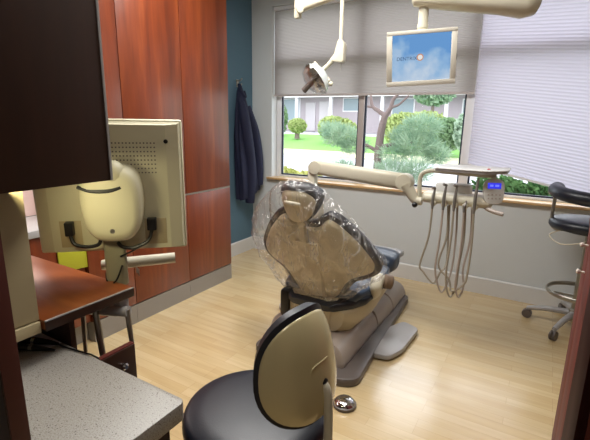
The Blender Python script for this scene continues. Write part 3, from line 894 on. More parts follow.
stm = B().rings([[bk(x - .02, v, d) for (x, d) in ((-.026, .045), (.026, .045), (.022, .066), (-.022, .066))] for v in (.50, .56, .62, .66)])
obj('headrest_stem', stm, CREAM2, hc)
obj('release_lever', B().tube([bk(-.075, .80, .105), bk(-.04, .805, .118), bk(0, .80, .112), bk(.03, .795, .105)], [.008, .012, .012, .008], 10, 4), CREAM, hc)
# lower pivot bracket
lw = B().rings([[(-1.40, 2.42, z), (-1.06, 2.42, z), (-1.06, 2.35, z), (-1.10, 2.31, z), (-1.36, 2.31, z), (-1.40, 2.35, z)] for z in (.14, .20, .36, .42)])
obj('back_pivot', lw, CREAM2, dc, sharp=40)
obj('pivot_cover', B().box(-1.475, -1.40, 2.30, 2.40, .22, .42, .02), BLACK, dc)
obj('rear_cap', B().sphere((-1.44, 2.36, .12), .12, (1.0, 1.1, .9), 20), TAUPE, dc)

# plastic cover over head and back
hull_pts = [(-.02, .915), (.06, .905), (.12, .87), (.17, .79), (.24, .70), (.32, .60), (.40, .48), (.46, .38), (.45, .29), (.38, .225), (.30, .16), (.20, .06), (.05, .03), (-.15, .04), (-.27, .10), (-.36, .17), (-.44, .27), (-.475, .38), (-.47, .50), (-.42, .62), (-.33, .72), (-.22, .82), (-.13, .885)]
hp_ = densify(hull_pts + [hull_pts[0]], 8)[:-1]
ps = B(); rr = []
for k, d in ((1.0, -.03), (1.015, .0), (1.01, .03), (.97, .06), (.88, .085), (.82, .093), (.76, .1), (.69, .103), (.62, .105), (.55, .107), (.48, .108), (.41, .109), (.34, .11), (.27, .11), (.2, .11), (.12, .11), (.05, .11)):
    ring = []
    for (u, v) in hp_:
        uu, vv = -.02 + (u + .02) * k, .47 + (v - .47) * k
        nz = noise.noise(Vector((uu * 9, vv * 7, 1.3))) * .024 + (1 - abs(noise.noise(Vector((uu * 15 + 4 * vv, vv * 6 - uu * 5, 4.1)))) * 2.2) * .03 + noise.noise(Vector((uu * 26 - 8 * vv, vv * 12 + uu * 9, 9.1))) * .012
        edge = .5 + .5 * min(1, (1.02 - k) * 4)
        lift = 0.035 if vv > .66 and abs(uu + .02) < .17 else 0.0
        ring.append(bk(uu + (.012 * noise.noise(Vector((vv * 20, uu * 20, 2))) if k > .95 else 0), vv + (.012 * noise.noise(Vector((uu * 20, vv * 20, 7))) if k > .95 else 0), d + nz * edge + lift + curl(uu) * .9))
    rr.append(ring)
ps.rings(rr, False, True)
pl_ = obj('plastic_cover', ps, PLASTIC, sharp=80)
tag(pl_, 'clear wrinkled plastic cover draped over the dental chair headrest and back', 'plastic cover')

# round foot switch
fp = thing('foot_switch', 'round chrome foot switch on the floor beside the near stool', 'foot switch', (-.80, 1.93, 0))
obj('base', B().lathe([(.058, 0), (.066, .004), (.066, .018), (.060, .022)], (-.80, 1.93, 0), n=36), TAUPED, fp)
obj('dome', B().lathe([(.060, .022), (.056, .032), (.04, .042), (.02, .047), (.004, .048)], (-.80, 1.93, 0), n=36), CHROME, fp)

# ------------------------------------------------------------------ delivery unit
DY = 2.8
du = thing('delivery_unit', 'cream dental delivery arm with instrument head hung in front of the window wall', 'delivery unit', (-1.52, DY, 0))
obj('pedestal', B().lathe([(.11, 0), (.11, .03), (.06, .05), (.045, .12), (.042, .40)], (-1.70, DY + .05, 0), n=24), TAUPE, du)
obj('lower_arm', B().tube([(-1.70, DY + .05, .38), (-1.70, DY + .05, .48), (-1.60, DY + .02, .62), (-1.51, DY, .78), (-1.505, DY, .9)], [.045, .05, .045, .04, .036], 16, 5), CREAM, du)
obj('post', B().box(-1.535, -1.477, DY - .03, DY + .03, .85, 1.232, .006), CREAM, du)
def bar(a, b_, h0, h1, dpt, bev=.02):
    a = Vector(a); b_ = Vector(b_); d = (b_ - a).normalized(); up_ = Vector((0, 0, 1)); up_ = (up_ - d * up_.dot(d)).normalized(); s_ = d.cross(up_)
    rr = []
    for t, k in ((0, .8), (.02, 1), (.98, 1), (1, .8)):
        p = a + (b_ - a) * t; h = (h0 + (h1 - h0) * t) * k
        ring = []
        for i in range(24):
            an = 2 * PI * i / 24; ca, sa = math.cos(an), math.sin(an)
            ring.append(p + up_ * math.copysign(abs(sa) ** .6, sa) * h + s_ * math.copysign(abs(ca) ** .6, ca) * dpt * k)
        rr.append(ring)
    return B().rings(rr)
obj('main_arm', bar((-1.49, DY, 1.217), (-.80, DY - .01, 1.165), .052, .055, .04), CREAM, du, sharp=60)
obj('arm_joint', B().lathe([(.03, -.044), (.053, -.042), (.057, -.03), (.057, .03), (.053, .042), (.03, .044)], (-.80, DY - .01, 1.165), (0, 1, 0), 28), CREAM, du)
obj('arm_joint', B().lathe([(.03, -.043), (.048, -.041), (.051, -.03), (.051, .03), (.048, .041), (.03, .043)], (-1.475, DY, 1.216), (0, 1, 0), 28), CREAM, du)
obj('elbow', B().tube([(-.79, DY - .02, 1.15), (-.755, DY - .02, 1.10), (-.72, DY - .02, 1.055), (-.675, DY - .02, 1.05)], [.045, .036, .03, .028], 14, 5), CREAM, du)
obj('rail_loop', B().tube([(-.69, DY - .02, 1.06), (-.70, DY - .02, 1.16), (-.69, DY - .02, 1.225), (-.64, DY - .02, 1.252), (-.54, DY - .02, 1.252), (-.25, DY - .02, 1.245)], .014, 12, 6), CREAM, du)
# tool holder head
hd_ = B()
rr = []
for (x, k) in ((-.69, .75), (-.675, 1), (-.30, 1), (-.285, .8)):
    rr.append([(x, DY - .03 + p[0] * k, 1.075 + p[1] * k) for p in rpoly([(-.07, -.03), (.07, -.03), (.09, 0), (.07, .035), (-.07, .035), (-.09, 0)], .02, 4)])
obj('holder_head', hd_.rings([[(p[0] + .03, p[1], p[2] + .012) for p in q] for q in rr]), CREAM, du, sharp=50)
obj('cup_block', B().box(-.63, -.40, DY + .10, DY + .18, 1.07, 1.165, .02), CUPW, du)
obj('pivot_cap', B().lathe([(.02, -.05), (.045, -.045), (.05, -.02), (.05, .03), (.04, .05), (.01, .055)], (-1.435, DY - .02, 1.0), (0, 0, 1), 24), WHITE, du)
obj('pivot_neck', B().tube([(-1.435, DY - .02, .95), (-1.43, DY - .02, .92), (-1.44, DY - .01, .86), (-1.49, DY, .84)], [.035, .03, .035, .03], 14, 4), CREAM, du)
obj('rear_knob', B().sphere((-.70, DY - .10, 1.035), .018), BLACK, du)
obj('head_handle', B().tube([(-.30, DY - .06, 1.085), (-.28, DY - .09, 1.065), (-.24, DY - .11, 1.05), (-.18, DY - .12, 1.04)], [.014, .014, .013, .013], 12, 5), TAUPE, du)
KM = Matrix.Translation((-.25, DY - .08, 1.165)) @ Matrix.Rotation(math.radians(25), 4, 'Z') @ Matrix.Rotation(math.radians(80), 4, 'X') @ Matrix.Scale(.86, 4)
kb = B().prism(rpoly([(-.066, -.09), (.066, -.09), (.07, .085), (-.07, .085)], .06, 8), 'z', -.012, .0115, .004); kb.bm.transform(KM)
kp = obj('control_pad', kb, PADG, du)
obj('display', B().box(-.044, .044, .016, .056, .0115, .0135, 0, 2, KM), LCD, kp)
obj('display_digits', B().box(-.03, -.008, .03, .044, .0136, .0142, 0, 2, KM).box(.004, .03, .03, .044, .0136, .0142, 0, 2, KM), LCDT, kp)
for i in range(4):
    for j in range(2):
        obj('button', B().box(-.042 + i * .025, -.031 + i * .025, -.03 - j * .026, -.02 - j * .026, .0115, .014, .002, 2, KM), TAUPE, kp)
# tools & hoses
tx = [-.58, -.515, -.452, -.393, -.338]
low = [(.44, -.58), (.40, -.53), (.37, -.49), (.38, -.44), (.46, -.35)]
for k, x in enumerate(tx):
    h = obj('tool_cradle', B().tube([(x, DY - .135, 1.06), (x, DY - .10, 1.065), (x, DY - .05, 1.07)], [.016, .02, .02], 12), CREAM, du)
tool_l = ['slim syringe at the left end of the instrument holder', 'dark handpiece second from the left on the instrument holder', 'dark handpiece in the middle of the instrument holder', 'short hose end fourth along the instrument holder', 'tall suction tip at the right end beside the blue display']
ztop = [1.16, 1.185, 1.185, 1.10, 1.24]
zlow = [.53, .48, .46, .47, .50]
xe = [-.50, -.45, -.40, -.36, -.50]
for k, x in enumerate(tx):
    hp = thing('dental_handpiece', tool_l[k], 'dental tool', (x, DY - .14, 1.03), 'tools hanging on the delivery unit')
    yy = DY - .14
    obj('tool_body', B().tube([(x, yy, 1.03), (x, yy, 1.06), (x, yy, 1.11 if ztop[k] > 1.11 else 1.07), (x + .004, yy + .006, ztop[k] - .02), (x + .006, yy + .012, ztop[k])], [.007, .009, .010, .007, .005], 12), STEEL, hp)
    if k < 3:
        obj('tool_head', B().tube([(x + .006, yy + .012, ztop[k] - .004), (x - .008, yy - .008, ztop[k] + .004)], .008, 10), STEEL, hp)
    z_ = zlow[k]; xm = (x + xe[k]) / 2
    y2 = DY - .02 - .012 * k
    pts = [(x, yy, 1.035), (x - .008 + .004 * k, yy + .01, .85), (x - (.05 if k == 0 else .022 - .006 * k), yy + .02, .65), ((x * .85 + xm * .15 if k == 4 else x * .55 + xm * .45 - .014) - (.03 if k == 0 else 0), yy + .03, z_ + .07), (xm, yy + .045, z_), (xm * .5 + xe[k] * .5 + .012, yy + .06, z_ + .07), (xe[k] + .02 - .01 * k, y2 - .02, .66), (xe[k] + .01, y2, .85), (xe[k], y2, 1.045)]
    obj('hose', B().tube(pts, .0065, 8, 7), HOSE if k % 2 == 0 else TAUPE, hp)
# tray on top
ty = thing('instrument_tray', 'flat white instrument tray on top of the delivery unit', 'tray', (-.42, DY, 1.224))
obj('tray', B().prism(rpoly([(-.585, DY - .16), (-.285, DY - .16), (-.19, DY - .06), (-.19, DY + .14), (-.585, DY + .14)], .03), 'z', 1.2665, 1.282, .003), GREYP, ty)
obj('rim', B().prism(rpoly([(-.59, DY - .165), (-.283, DY - .165), (-.185, DY - .062), (-.185, DY + .145), (-.59, DY + .145)], .03), 'z', 1.2825, 1.288, .002), WHITE, ty)
obj('red_dot', B().lathe([(.010, 0), (.010, .003), (.005, .005)], (-.29, DY - .07, 1.288), n=14), RED, ty)

# ------------------------------------------------------------------ overhead lamp
LX, LY = -1.285, 2.735
la = thing('examination_lamp', 'cream overhead examination lamp with clear round head before the left shade', 'lamp', (LX, LY, 1.8))
obj('ceiling_mount', B().box(-1.66, -1.50, LY - .1, LY + .1, 2.90, 2.95, .01), CREAM, la)
obj('drop_post', B().box(-1.64, -1.60, LY - .02, LY + .02, 2.245, 2.92, .004), CREAM, la)
obj('side_arm', bar((-1.63, LY, 2.33), (-1.26, LY, 2.385), .055, .035, .03), CREAM, la, sharp=60)
obj('pivot_knob', B().lathe([(.008, 0), (.02, .004), (.024, .02), (.02, .04), (.006, .045)], (-1.59, LY - .02, 2.285), (.6, -1, 0), 18), CREAM, la)
obj('vertical_tube', B().tube([(LX, LY, 2.42), (LX, LY, 2.06)], .013, 14), CREAM, la)
kn = B().prism(rpoly([(LX - .05, 1.945), (LX + .03, 1.935), (LX + .035, 2.05), (LX + .012, 2.08), (LX - .012, 2.08)], .015), 'y', LY - .025, LY + .025, .004)
obj('knuckle', kn, CREAM, la)
obj('lever', B().tube([(LX + .01, LY - .01, 1.96), (LX + .012, LY - .01, 1.88)], [.006, .003], 8), GREYM, la)
obj('fork_arm', B().tube([(LX - .02, LY, 2.0), (LX - .08, LY - .005, 1.93), (LX - .135, LY - .01, 1.885)], [.018, .016, .015], 12, 4), CREAM, la)
obj('cross_bar', B().tube([(LX - .185, LY - .02, 1.945), (LX - .125, LY - .02, 1.885), (LX - .065, LY - .02, 1.82)], .011, 10), CREAM, la)
hc_ = Vector((LX - .165, LY - .03, 1.835)); hn = Vector((-.55, -.55, -.55)).normalized()
lh = obj('lamp_head', B().lathe([(.02, -.075), (.06, -.065), (.095, -.04), (.115, -.005), (.118, .0), (.112, -.002), (.09, -.035), (.055, -.058), (.01, -.068)], hc_, hn, 32), REFL, la)
obj('lens', B().lathe([(.115, .0), (.108, .028), (.085, .055), (.045, .07), (.005, .075)], hc_, hn, 32), LENS, la)
obj('bulb_holder', B().tube([hc_ + hn * .02 + Vector((.05, 0, .045)), hc_ + hn * .03, hc_ + hn * .04 + Vector((-.06, 0, -.055))], [.012, .018, .022], 12), TAUPED, la)
obj('lamp_knob', B().sphere((LX - .05, LY - .03, 1.80), .016), CREAM, la)

# ------------------------------------------------------------------ overhead monitor
OX, OY, OZ = -.665, 2.445, 1.895
om = thing('ceiling_monitor', 'small cream framed screen showing blue sky hung before the shades', 'monitor', (OX, OY, 1.75))
RZ = math.radians(20)
OM = Matrix.Translation((OX, OY, OZ)) @ Matrix.Rotation(RZ, 4, 'Z') @ Matrix.Rotation(math.radians(5), 4, 'X') @ Matrix.Rotation(math.radians(-3.2), 4, 'Y')
bz = B()
w_, h_, t_ = .183, .142, .03
bz.box(-w_, w_, .0, .045, -h_, h_, .006, 2, OM)
obj('case', bz, CREAM, om)
fr = B()
fw_ = .03
for (a, b_, c_, d_) in ((-w_, w_, h_ - .02, h_), (-w_, w_, -h_, -h_ + .026), (-w_, -w_ + fw_, -h_ + .026, h_ - .02), (w_ - fw_, w_, -h_ + .026, h_ - .02)):
    fr.box(a, b_, -.008, .001, c_, d_, .002, 2, OM)
obj('bezel', fr, mat('bezel_putty', (206, 200, 186), .45), om)
sx0, sx1, sz0, sz1 = -w_ + fw_, w_ - fw_, -h_ + .026, h_ - .02
scn = obj('screen', B().box(sx0, sx1, -.003, .0005, sz0, sz1, 0, 2, OM), SCREEN, om)
bx = -.005
obj('screen_ball', B().lathe([(.018, 0), (.018, .0008)], OM @ Vector((bx, -.0035, .004)), OM.to_3x3() @ Vector((0, -1, 0)), 24), BALLO, scn)
obj('screen_ball', B().lathe([(.013, 0), (.013, .0006)], OM @ Vector((bx, -.0045, .004)), OM.to_3x3() @ Vector((0, -1, 0)), 24), BALLW, scn)
def text_mesh(s, size, M, m, parent):
    cu_ = bpy.data.curves.new('t', 'FONT'); cu_.body = s; cu_.size = size; cu_.align_x = 'CENTER'; cu_.align_y = 'CENTER'; cu_.extrude = .0003
    to = bpy.data.objects.new('t', cu_); COL.objects.link(to)
    dg = bpy.context.evaluated_depsgraph_get()
    me = bpy.data.meshes.new_from_object(to.evaluated_get(dg))
    COL.objects.unlink(to); bpy.data.objects.remove(to); bpy.data.curves.remove(cu_)
    b = B(); b.bm.from_mesh(me); bpy.data.meshes.remove(me)
    b.bm.transform(M)
    return obj('lettering', b, m, parent)
text_mesh('DENTRIX', .026, OM @ Matrix.Translation((-.075, -.0042, .0)) @ Matrix.Rotation(PI / 2, 4, 'X'), TXT, scn)
obj('side_button', B().box(w_, w_ + .003, -.002, .01, -.02, .01, .001, 2, OM), BLACK, om)
obj('hanging_tube', B().tube([(OX - .01, OY + .02, OZ + .12), (OX - .01, OY + .02, 2.30)], .026, 18), CREAM, om)
obj('tube_collar', B().lathe([(.029, 0), (.029, .018)], (OX - .01, OY + .02, OZ + .155), n=18), CREAM, om)
# arm
om_a = B(); rr = []
for (t, h0, h1, d) in ((0, .035, .035, .03), (.02, .06, .055, .05), (.3, .06, .07, .055), (.7, .06, .085, .06), (.88, .075, .10, .07), (.97, .06, .085, .065), (1.0, .03, .05, .04)):
    p = Vector((-.735, 2.44, 2.215)).lerp(Vector((-.14, 2.62, 2.175)), t)
    dr_ = Vector((.55, .22, 0)).normalized(); sd = Vector((-dr_.y, dr_.x, 0))
    ring = []
    for i in range(24):
        an = 2 * PI * i / 24; ca, sa = math.cos(an), math.sin(an)
        hh = h0 if sa > 0 else h1
        ring.append(p + Vector((0, 0, 1)) * math.copysign(abs(sa) ** .75, sa) * hh + sd * math.copysign(abs(ca) ** .75, ca) * d)
    rr.append(ring)
obj('ceiling_arm', om_a.rings(rr), CREAM, om, sharp=60)
obj('ceiling_post', B().tube([(-.20, 2.60, 2.2), (-.20, 2.60, 2.93)], .035, 18), CREAM, om)
obj('ceiling_plate', B().lathe([(.10, 2.925), (.10, 2.95)], (-.20, 2.60, 0), n=28), CREAM, om)

# ------------------------------------------------------------------ jacket on hook
hk = thing('coat_hook', 'small metal coat hook high on the teal wall', 'hook', (-3.0, 3.82, 1.9))
obj('plate', B().box(-3.02, -3.012, 3.80, 3.84, 1.90, 1.98, .002), GREYM, hk)
obj('hook_prong', B().tube([(-3.013, 3.82, 1.965), (-2.975, 3.82, 1.97), (-2.955, 3.82, 1.99)], .007, 10, 4), GREYM, hk)
obj('hook_prong', B().tube([(-3.013, 3.82, 1.92), (-2.985, 3.82, 1.905), (-2.965, 3.82, 1.92), (-2.96, 3.82, 1.94)], .006, 10, 4), GREYM, hk)
jk = thing('jacket', 'navy blue jacket hanging on the teal wall by the window', 'jacket', (-2.95, 3.83, .6))
def cloth(secs, nfold, seed, amp, nring=56):
    b = B(); rr = []
    S2 = densify2(secs, 5)
    for (z, yc, hy, xc, hx, lo) in S2:
        r = []
        t = (1.9 - z)
        for i in range(nring):
            a = 2 * PI * i / nring
            f = 1 + amp * min(1, t * 2.5) * (math.sin(nfold * a + seed + t * 1.6) * .6 + math.sin((nfold + 4) * a - t * 2.3 + seed * 2) * .4)
            x = xc + hx * math.cos(a) * f; y = yc + hy * math.sin(a) * f
            zz = z + lo * math.sin(a)
            r.append((max(x, -3.012), y, zz))
        rr.append(r)
    return b.rings(rr)
def densify2(P, k):
    out = []
    for i in range(len(P) - 1):
        for j in range(k):
            t = j / k; out.append(tuple(P[i][c] * (1 - t) + P[i + 1][c] * t for c in range(len(P[0]))))
    out.append(P[-1]); return out
obj('jacket_body', cloth([(1.93, 3.81, .015, -2.975, .012, 0), (1.85, 3.80, .045, -2.965, .035, 0), (1.65, 3.81, .10, -2.945, .06, 0), (1.4, 3.83, .145, -2.935, .075, 0), (1.1, 3.86, .17, -2.925, .085, 0.0), (.82, 3.88, .175, -2.92, .09, .04), (.72, 3.87, .165, -2.92, .085, .05)], 6, .4, .16), COATM, jk, sharp=70)
obj('sleeve', B().tube([(-2.93, 3.765, 1.74), (-2.88, 3.76, 1.55), (-2.865, 3.80, 1.30), (-2.86, 3.84, 1.05), (-2.865, 3.84, .80), (-2.87, 3.83, .63)], [.04, .06, .062, .058, .056, .052], 16, 6), COATM, jk)
obj('sleeve', B().tube([(-2.93, 3.88, 1.70), (-2.88, 3.94, 1.45), (-2.865, 3.985, 1.2), (-2.86, 4.0, 1.0), (-2.865, 4.0, .82)], [.035, .05, .055, .052, .05], 16, 6), COATM, jk)
obj('collar', B().tube([(-2.98, 3.80, 1.93), (-2.95, 3.78, 1.88), (-2.93, 3.80, 1.82), (-2.93, 3.84, 1.80), (-2.95, 3.85, 1.86)], [.012, .02, .022, .02, .014], 10, 5), COATM, jk)

# ------------------------------------------------------------------ outdoors
GZ = -.35
ASPH = mat('street_concrete', (178, 178, 184), .9, var=.04)
LAWN = mat('bright_lawn', (122, 172, 88), .95, var=.15, scale=30)
DRYG = mat('dry_verge', (196, 196, 164), .95, var=.1, scale=20)
SOIL = mat('garden_bed', (150, 150, 130), .95, var=.2, scale=8)
HOUSE = mat('house_siding', (176, 166, 170), .85, var=.04)
HROOF = mat('house_roof', (120, 112, 110), .9, var=.1)
HWHITE = mat('house_white', (226, 224, 226), .7, var=.02)
HWIN = mat('house_window', (140, 156, 162), .2, var=.1)
HDOOR = mat('house_door', (196, 190, 192), .6, var=.02)
BARK = mat('grey_bark', (120, 104, 100), .9, var=.25, scale=20)
def ground(name, x0, x1, y0, y1, za, zb, m, label, cat):
    b = B().rings([[(x0, y0, za), (x1, y0, za), (x1, y0, za - .1), (x0, y0, za - .1)], [(x0, y1, zb), (x1, y1, zb), (x1, y1, zb - .1), (x0, y1, zb - .1)]])
    o = obj(name, b, m); o['kind'] = 'structure'; o['label'] = label; o['category'] = cat
ground('garden_bed', -60, 30, YW + WT + .02, 9.5, GZ, GZ, SOIL, 'planted bed just outside the window', 'ground')
ground('street', -60, 30, 9.5, 21.0, GZ, GZ, ASPH, 'pale grey street beyond the garden', 'street')
ground('grass_verge', -60, 30, 21.0, 23.5, GZ + .06, GZ + .15, DRYG, 'dry pale verge across the street', 'verge')
ground('front_lawn', -60, 30, 23.5, 29.5, GZ + .15, .55, LAWN, 'bright green front lawn across the street', 'lawn')
ground('driveway', -60, 30, 29.5, 46, .55, .75, ASPH, 'pale paved yard before the house', 'ground')
hs = thing('house', 'long pale house with porch seen across the street', 'house', (-16, 36, .6))
HY = 35
obj('wall', B().box(-45, 12, HY, HY + 6, .6, 4.2), HOUSE, hs)
obj('roof', B().prism([(HY - 1.4, 3.75), (HY + 7, 3.75), (HY + 7, 4.0), (HY + 3, 6.2), (HY - 1.4, 4.0)], 'x', -46, 13), HROOF, hs)
obj('eave', B().box(-46, 13, HY - 1.45, HY - 1.38, 3.6, 4.02), HWHITE, hs)
for x in (-23.4, -20.0, -16.6, -12, -7):
    obj('porch_post', B().box(x - .12, x + .12, HY - 1.3, HY - 1.06, .6, 3.75), HWHITE, hs)
for (x0, x1, z0, z1) in ((-22.6, -20.4, 1.6, 3.5), (-15.9, -14.5, 2.5, 3.5), (-6, -4, 1.6, 3.3), (-28.5, -27, 1.5, 3.3), (-11.5, -9.8, 1.8, 3.4)):
    wd = obj('window', B().box(x0 - .1, x1 + .1, HY - .06, HY, z0 - .1, z1 + .1), HWHITE, hs)
    obj('pane', B().box(x0, x1, HY - .08, HY - .06, z0, z1), HWIN, wd)
obj('front_door', B().box(-19.7, -18.7, HY - .08, HY, .7, 3.2), HDOOR, hs)
obj('garage_door', B().box(-18.3, -17.0, HY - .06, HY, .7, 3.3), HDOOR, hs)

def leaves(cs, n, size, seed, spike=False, rnd=1.0):
    R = random.Random(seed); b = B()
    for (cx, cy, cz, rx, ry, rz, cnt) in cs:
        for _ in range(int(cnt * n)):
            d = Vector((R.gauss(0, 1), R.gauss(0, 1), R.gauss(0, 1))).normalized()
            k = R.random() ** .33
            if not spike: k = .75 + .3 * R.random()
            p = Vector((cx + d.x * rx * k, cy + d.y * ry * k, cz + d.z * rz * k))
            s_ = size * (.6 + .8 * R.random())
            if spike:
                dirv = (d + Vector((R.gauss(0, .7), R.gauss(0, .7), R.gauss(.5, .6)))).normalized()
                sd = dirv.orthogonal().normalized(); sd.rotate(Matrix.Rotation(R.random() * 6.28, 3, dirv))
                b.quad(p - sd * s_ * .07, p + sd * s_ * .07, p + dirv * s_ * 1.3 + sd * s_ * .02, p + dirv * s_ * 1.3 - sd * s_ * .02)
            else:
                u = Vector((R.gauss(0, 1), R.gauss(0, 1), R.gauss(0, 1))).normalized(); v = u.orthogonal().normalized()
                u = u.cross(v)
                b.quad(p - u * s_, p - v * s_ * .55, p + u * s_, p + v * s_ * .55)
    return b
PINE = leaf_mat('pine_needles', (132, 162, 138), (180, 200, 172), .4)
PINE2 = leaf_mat('blue_pine_needles', (142, 166, 142), (186, 204, 182), .4)
BOX_ = leaf_mat('yellow_hedge', (150, 166, 104), (188, 200, 138))
BUSH = leaf_mat('green_bush', (108, 138, 100), (148, 174, 132))
IVY = leaf_mat('dark_ivy', (58, 96, 58), (120, 156, 100))
YELL = leaf_mat('yellow_groundcover', (160, 164, 84), (200, 200, 130))
def plant(name, label, cat, loc, crown, n, size, m, trunk=None, spike=False, seed=1, core=True, group=None):
    r = thing(name, label, cat, loc, group)
    b = leaves(crown, n, size, seed, spike)
    if core and not spike:
        for (cx, cy, cz, rx, ry, rz, c) in crown: b.sphere((cx, cy, cz), .82, (rx, ry, rz), 14)
    obj('foliage', b, m, r, recalc=False)
    if trunk:
        for (pts, rad) in trunk: obj('trunk' if trunk.index((pts, rad)) == 0 else 'branch', B().tube(pts, rad, 9, 4), BARK, r)
    return r

plant('pine_shrub', 'blue green pine with bare twisted trunk just outside the window', 'tree', (-2.5, 7.0, GZ),
      [(-3.20, 7.0, 1.30, .34, .3, .17, 1.0), (-3.45, 7.1, 1.40, .2, .2, .13, .4), (-2.95, 7.0, 1.12, .25, .25, .11, .4),
       (-1.80, 7.0, 1.50, .30, .3, .15, .8), (-1.85, 6.9, 1.20, .36, .3, .17, .9), (-2.2, 6.9, 1.05, .26, .25, .12, .4),
       (-1.55, 7.1, 1.05, .2, .25, .14, .5), (-2.15, 7.2, 1.32, .22, .25, .13, .5)], 1700, .075, PINE,
      [([(-2.46, 7.0, GZ), (-2.49, 7.0, .5), (-2.50, 7.0, 1.0), (-2.49, 7.02, 1.35), (-2.43, 7.0, 1.66)], [.09, .085, .075, .065, .055]),
       ([(-2.43, 7.0, 1.64), (-2.34, 7.0, 1.78), (-2.30, 7.0, 1.92), (-2.18, 7.0, 2.05)], [.05, .035, .028, .02]),
       ([(-2.43, 7.0, 1.66), (-2.55, 7.0, 1.74), (-2.66, 7.0, 1.82), (-2.70, 7.0, 2.0)], [.045, .035, .028, .02]),
       ([(-2.32, 7.0, 1.80), (-2.2, 7.0, 1.84), (-2.05, 7.0, 1.98)], [.025, .02, .015]),
       ([(-2.66, 7.0, 1.80), (-2.80, 7.0, 1.83), (-2.9, 7.0, 1.95)], [.022, .018, .012]),
       ([(-2.49, 7.0, 1.05), (-2.7, 7.0, 1.15), (-3.0, 7.0, 1.22)], [.04, .03, .02]),
       ([(-2.49, 7.0, 1.15), (-2.2, 7.0, 1.2), (-1.9, 7.0, 1.25)], [.04, .03, .02])], spike=True, seed=3)
plant('pine_shrub', 'low silvery pine shrub in front of the twisted pine trunk', 'shrub', (-2.9, 6.2, GZ),
      [(-2.72, 6.1, .76, .26, .25, .18, .9), (-1.95, 6.1, .84, .28, .25, .16, .9), (-1.62, 6.2, .86, .22, .25, .16, .7), (-2.3, 6.1, .5, .4, .3, .2, .7)], 1300, .07, PINE2,
      [([(-2.4, 6.2, GZ), (-2.4, 6.2, .3), (-2.3, 6.2, .6)], [.05, .04, .03])], spike=True, seed=5)
plant('clipped_hedge', 'yellow green clipped hedge across the street behind the twisted pine', 'hedge', (-6.4, 25, .2),
      [(-7.5, 25, 1.15, 1.2, .8, .98, 1.0), (-6.2, 25, 1.2, 1.3, .8, 1.0, 1.0)], 2600, .11, BOX_, seed=8)
plant('leafy_bush', 'mid green leafy bush right of the yellow green hedge', 'bush', (-4.6, 23.6, .1),
      [(-4.75, 23.6, .95, .85, .6, .85, 1.0)], 2200, .12, BUSH, seed=9)
plant('leafy_bush', 'pale bush at the right end of the right window pane', 'bush', (-3.3, 22.6, .1),
      [(-3.45, 22.6, 1.15, .75, .6, 1.0, 1.0)], 1800, .12, PINE2, seed=19)
plant('distant_tree', 'darker tree top before the house roof at the right pane', 'tree', (-7.1, 30, .5),
      [(-7.1, 30, 3.55, 1.3, .8, .8, 1.0)], 1500, .18, PINE, [([(-7.1, 30, .5), (-7.1, 30, 1.8), (-7.1, 30, 3.3)], [.15, .12, .08])], seed=29)
plant('clipped_hedge', 'rounded yellow green hedge left of the pine', 'hedge', (-12.5, 26, .3),
      [(-12.6, 26, 1.15, 1.0, .7, .75, 1.0), (-11.8, 26, 1.05, .9, .7, .7, .8)], 2200, .1, BOX_, seed=10)
plant('round_bush', 'small round clipped bush on the lawn before the house', 'bush', (-15.9, 27, .4),
      [(-15.9, 27, 1.22, .68, .6, .52, 1.0)], 2200, .08, BOX_, [([(-15.9, 27, .3), (-15.9, 27, .6), (-15.9, 27, 1.0)], [.2, .18, .12])], seed=11)
plant('leafy_bush', 'green bush cut by the left edge of the window', 'bush', (-17.6, 28, .5),
      [(-18.2, 28, 1.7, .75, .6, 1.3, 1.0)], 2200, .1, BUSH, seed=12)
plant('groundcover', 'yellow green low planting at the lower left of the window', 'plant', (-3.4, 6.0, GZ),
      [(-3.75, 6.0, .50, .35, .3, .28, 1.0), (-3.3, 6.0, .48, .35, .3, .27, 1.0), (-2.95, 6.1, .42, .3, .3, .26, .8), (-3.4, 6, .1, .8, .35, .4, .8)], 1800, .035, YELL, seed=13)
plant('ivy_shrub', 'dark glossy shrub under the lowered right shade outside', 'shrub', (-.1, 5.0, GZ),
      [(-.4, 5.0, .78, .35, .25, .22, 1.0), (.0, 5.0, .74, .35, .25, .22, 1.0), (.4, 5.0, .74, .35, .25, .22, 1.0), (0, 5.0, .2, .8, .3, .5, 1.4)], 1500, .04, IVY, seed=14)

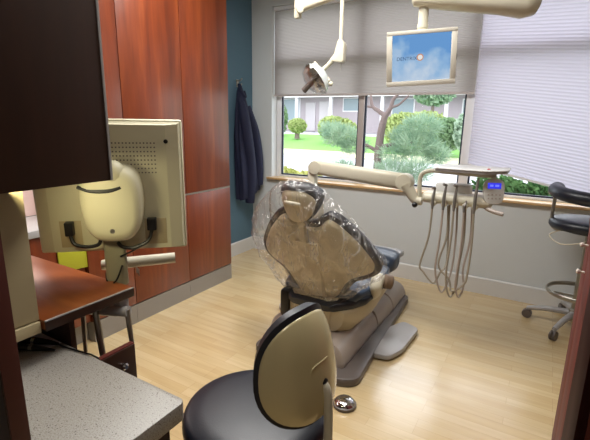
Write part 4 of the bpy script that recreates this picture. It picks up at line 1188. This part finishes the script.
# ------------------------------------------------------------------ light
wd_ = bpy.data.worlds.new('overcast'); S.world = wd_; wd_.use_nodes = True
wn = wd_.node_tree; wn.nodes.clear()
wo = wn.nodes.new('ShaderNodeOutputWorld'); bg = wn.nodes.new('ShaderNodeBackground')
tcw = wn.nodes.new('ShaderNodeTexCoord'); sp = wn.nodes.new('ShaderNodeSeparateXYZ'); rw = wn.nodes.new('ShaderNodeValToRGB')
wn.links.new(tcw.outputs['Generated'], sp.inputs[0])
rw.color_ramp.elements[0].position = 0.0; rw.color_ramp.elements[0].color = (.82, .87, .95, 1)
rw.color_ramp.elements[1].position = 0.6; rw.color_ramp.elements[1].color = (.9, .95, 1.0, 1)
wn.links.new(sp.outputs['Z'], rw.inputs[0]); wn.links.new(rw.outputs[0], bg.inputs[0])
bg.inputs[1].default_value = 3.9
wn.links.new(bg.outputs[0], wo.inputs[0])

def area(name, loc, sx, sy, e, col, rot=(0, 0, 0)):
    l = bpy.data.lights.new(name, 'AREA'); l.shape = 'RECTANGLE'; l.size = sx; l.size_y = sy; l.energy = e; l.color = col
    o = bpy.data.objects.new(name, l); COL.objects.link(o); o.location = loc; o.rotation_euler = rot
    return o
area('ceiling_light', (-.9, 1.9, 2.92), 1.2, .6, 56, (1.0, .985, .955))
area('ceiling_light', (-1.9, 2.2, 2.92), .9, .6, 34, (1.0, .98, .94))
area('ceiling_light', (-.2, .3, 2.92), .6, .6, 8, (1.0, .96, .90))
area('under_cabinet_light', (-2.86, 1.0, 1.49), .2, 1.0, 8, (1.0, .94, .88))
uc_ = area('under_cabinet_light', (-1.14, .52, 1.392), .3, .05, 1.1, (1.0, .90, .55), (math.radians(62), 0, math.radians(14)))
uc_.data.spread = math.radians(100)

# ------------------------------------------------------------------ camera
F, HH, YAW, PITCH, ROLL = 422.0, 1.55, 30.6, 13.2, 0.92
y_, p_, r_ = (math.radians(v) for v in (YAW, PITCH, ROLL))
fw = Vector((-math.sin(y_) * math.cos(p_), math.cos(y_) * math.cos(p_), -math.sin(p_)))
rt = Vector((math.cos(y_), math.sin(y_), 0)); upv = rt.cross(fw)
Rv = rt * math.cos(r_) + upv * math.sin(r_); Uv = -rt * math.sin(r_) + upv * math.cos(r_)
cam = bpy.data.cameras.new('camera'); cam.sensor_width = 36; cam.lens = F / 590 * 36; cam.clip_start = .02; cam.clip_end = 300
co = bpy.data.objects.new('camera', cam); COL.objects.link(co)
Mx = Matrix(((Rv.x, Uv.x, -fw.x, 0), (Rv.y, Uv.y, -fw.y, 0), (Rv.z, Uv.z, -fw.z, HH), (0, 0, 0, 1)))
co.matrix_world = Mx
S.camera = co
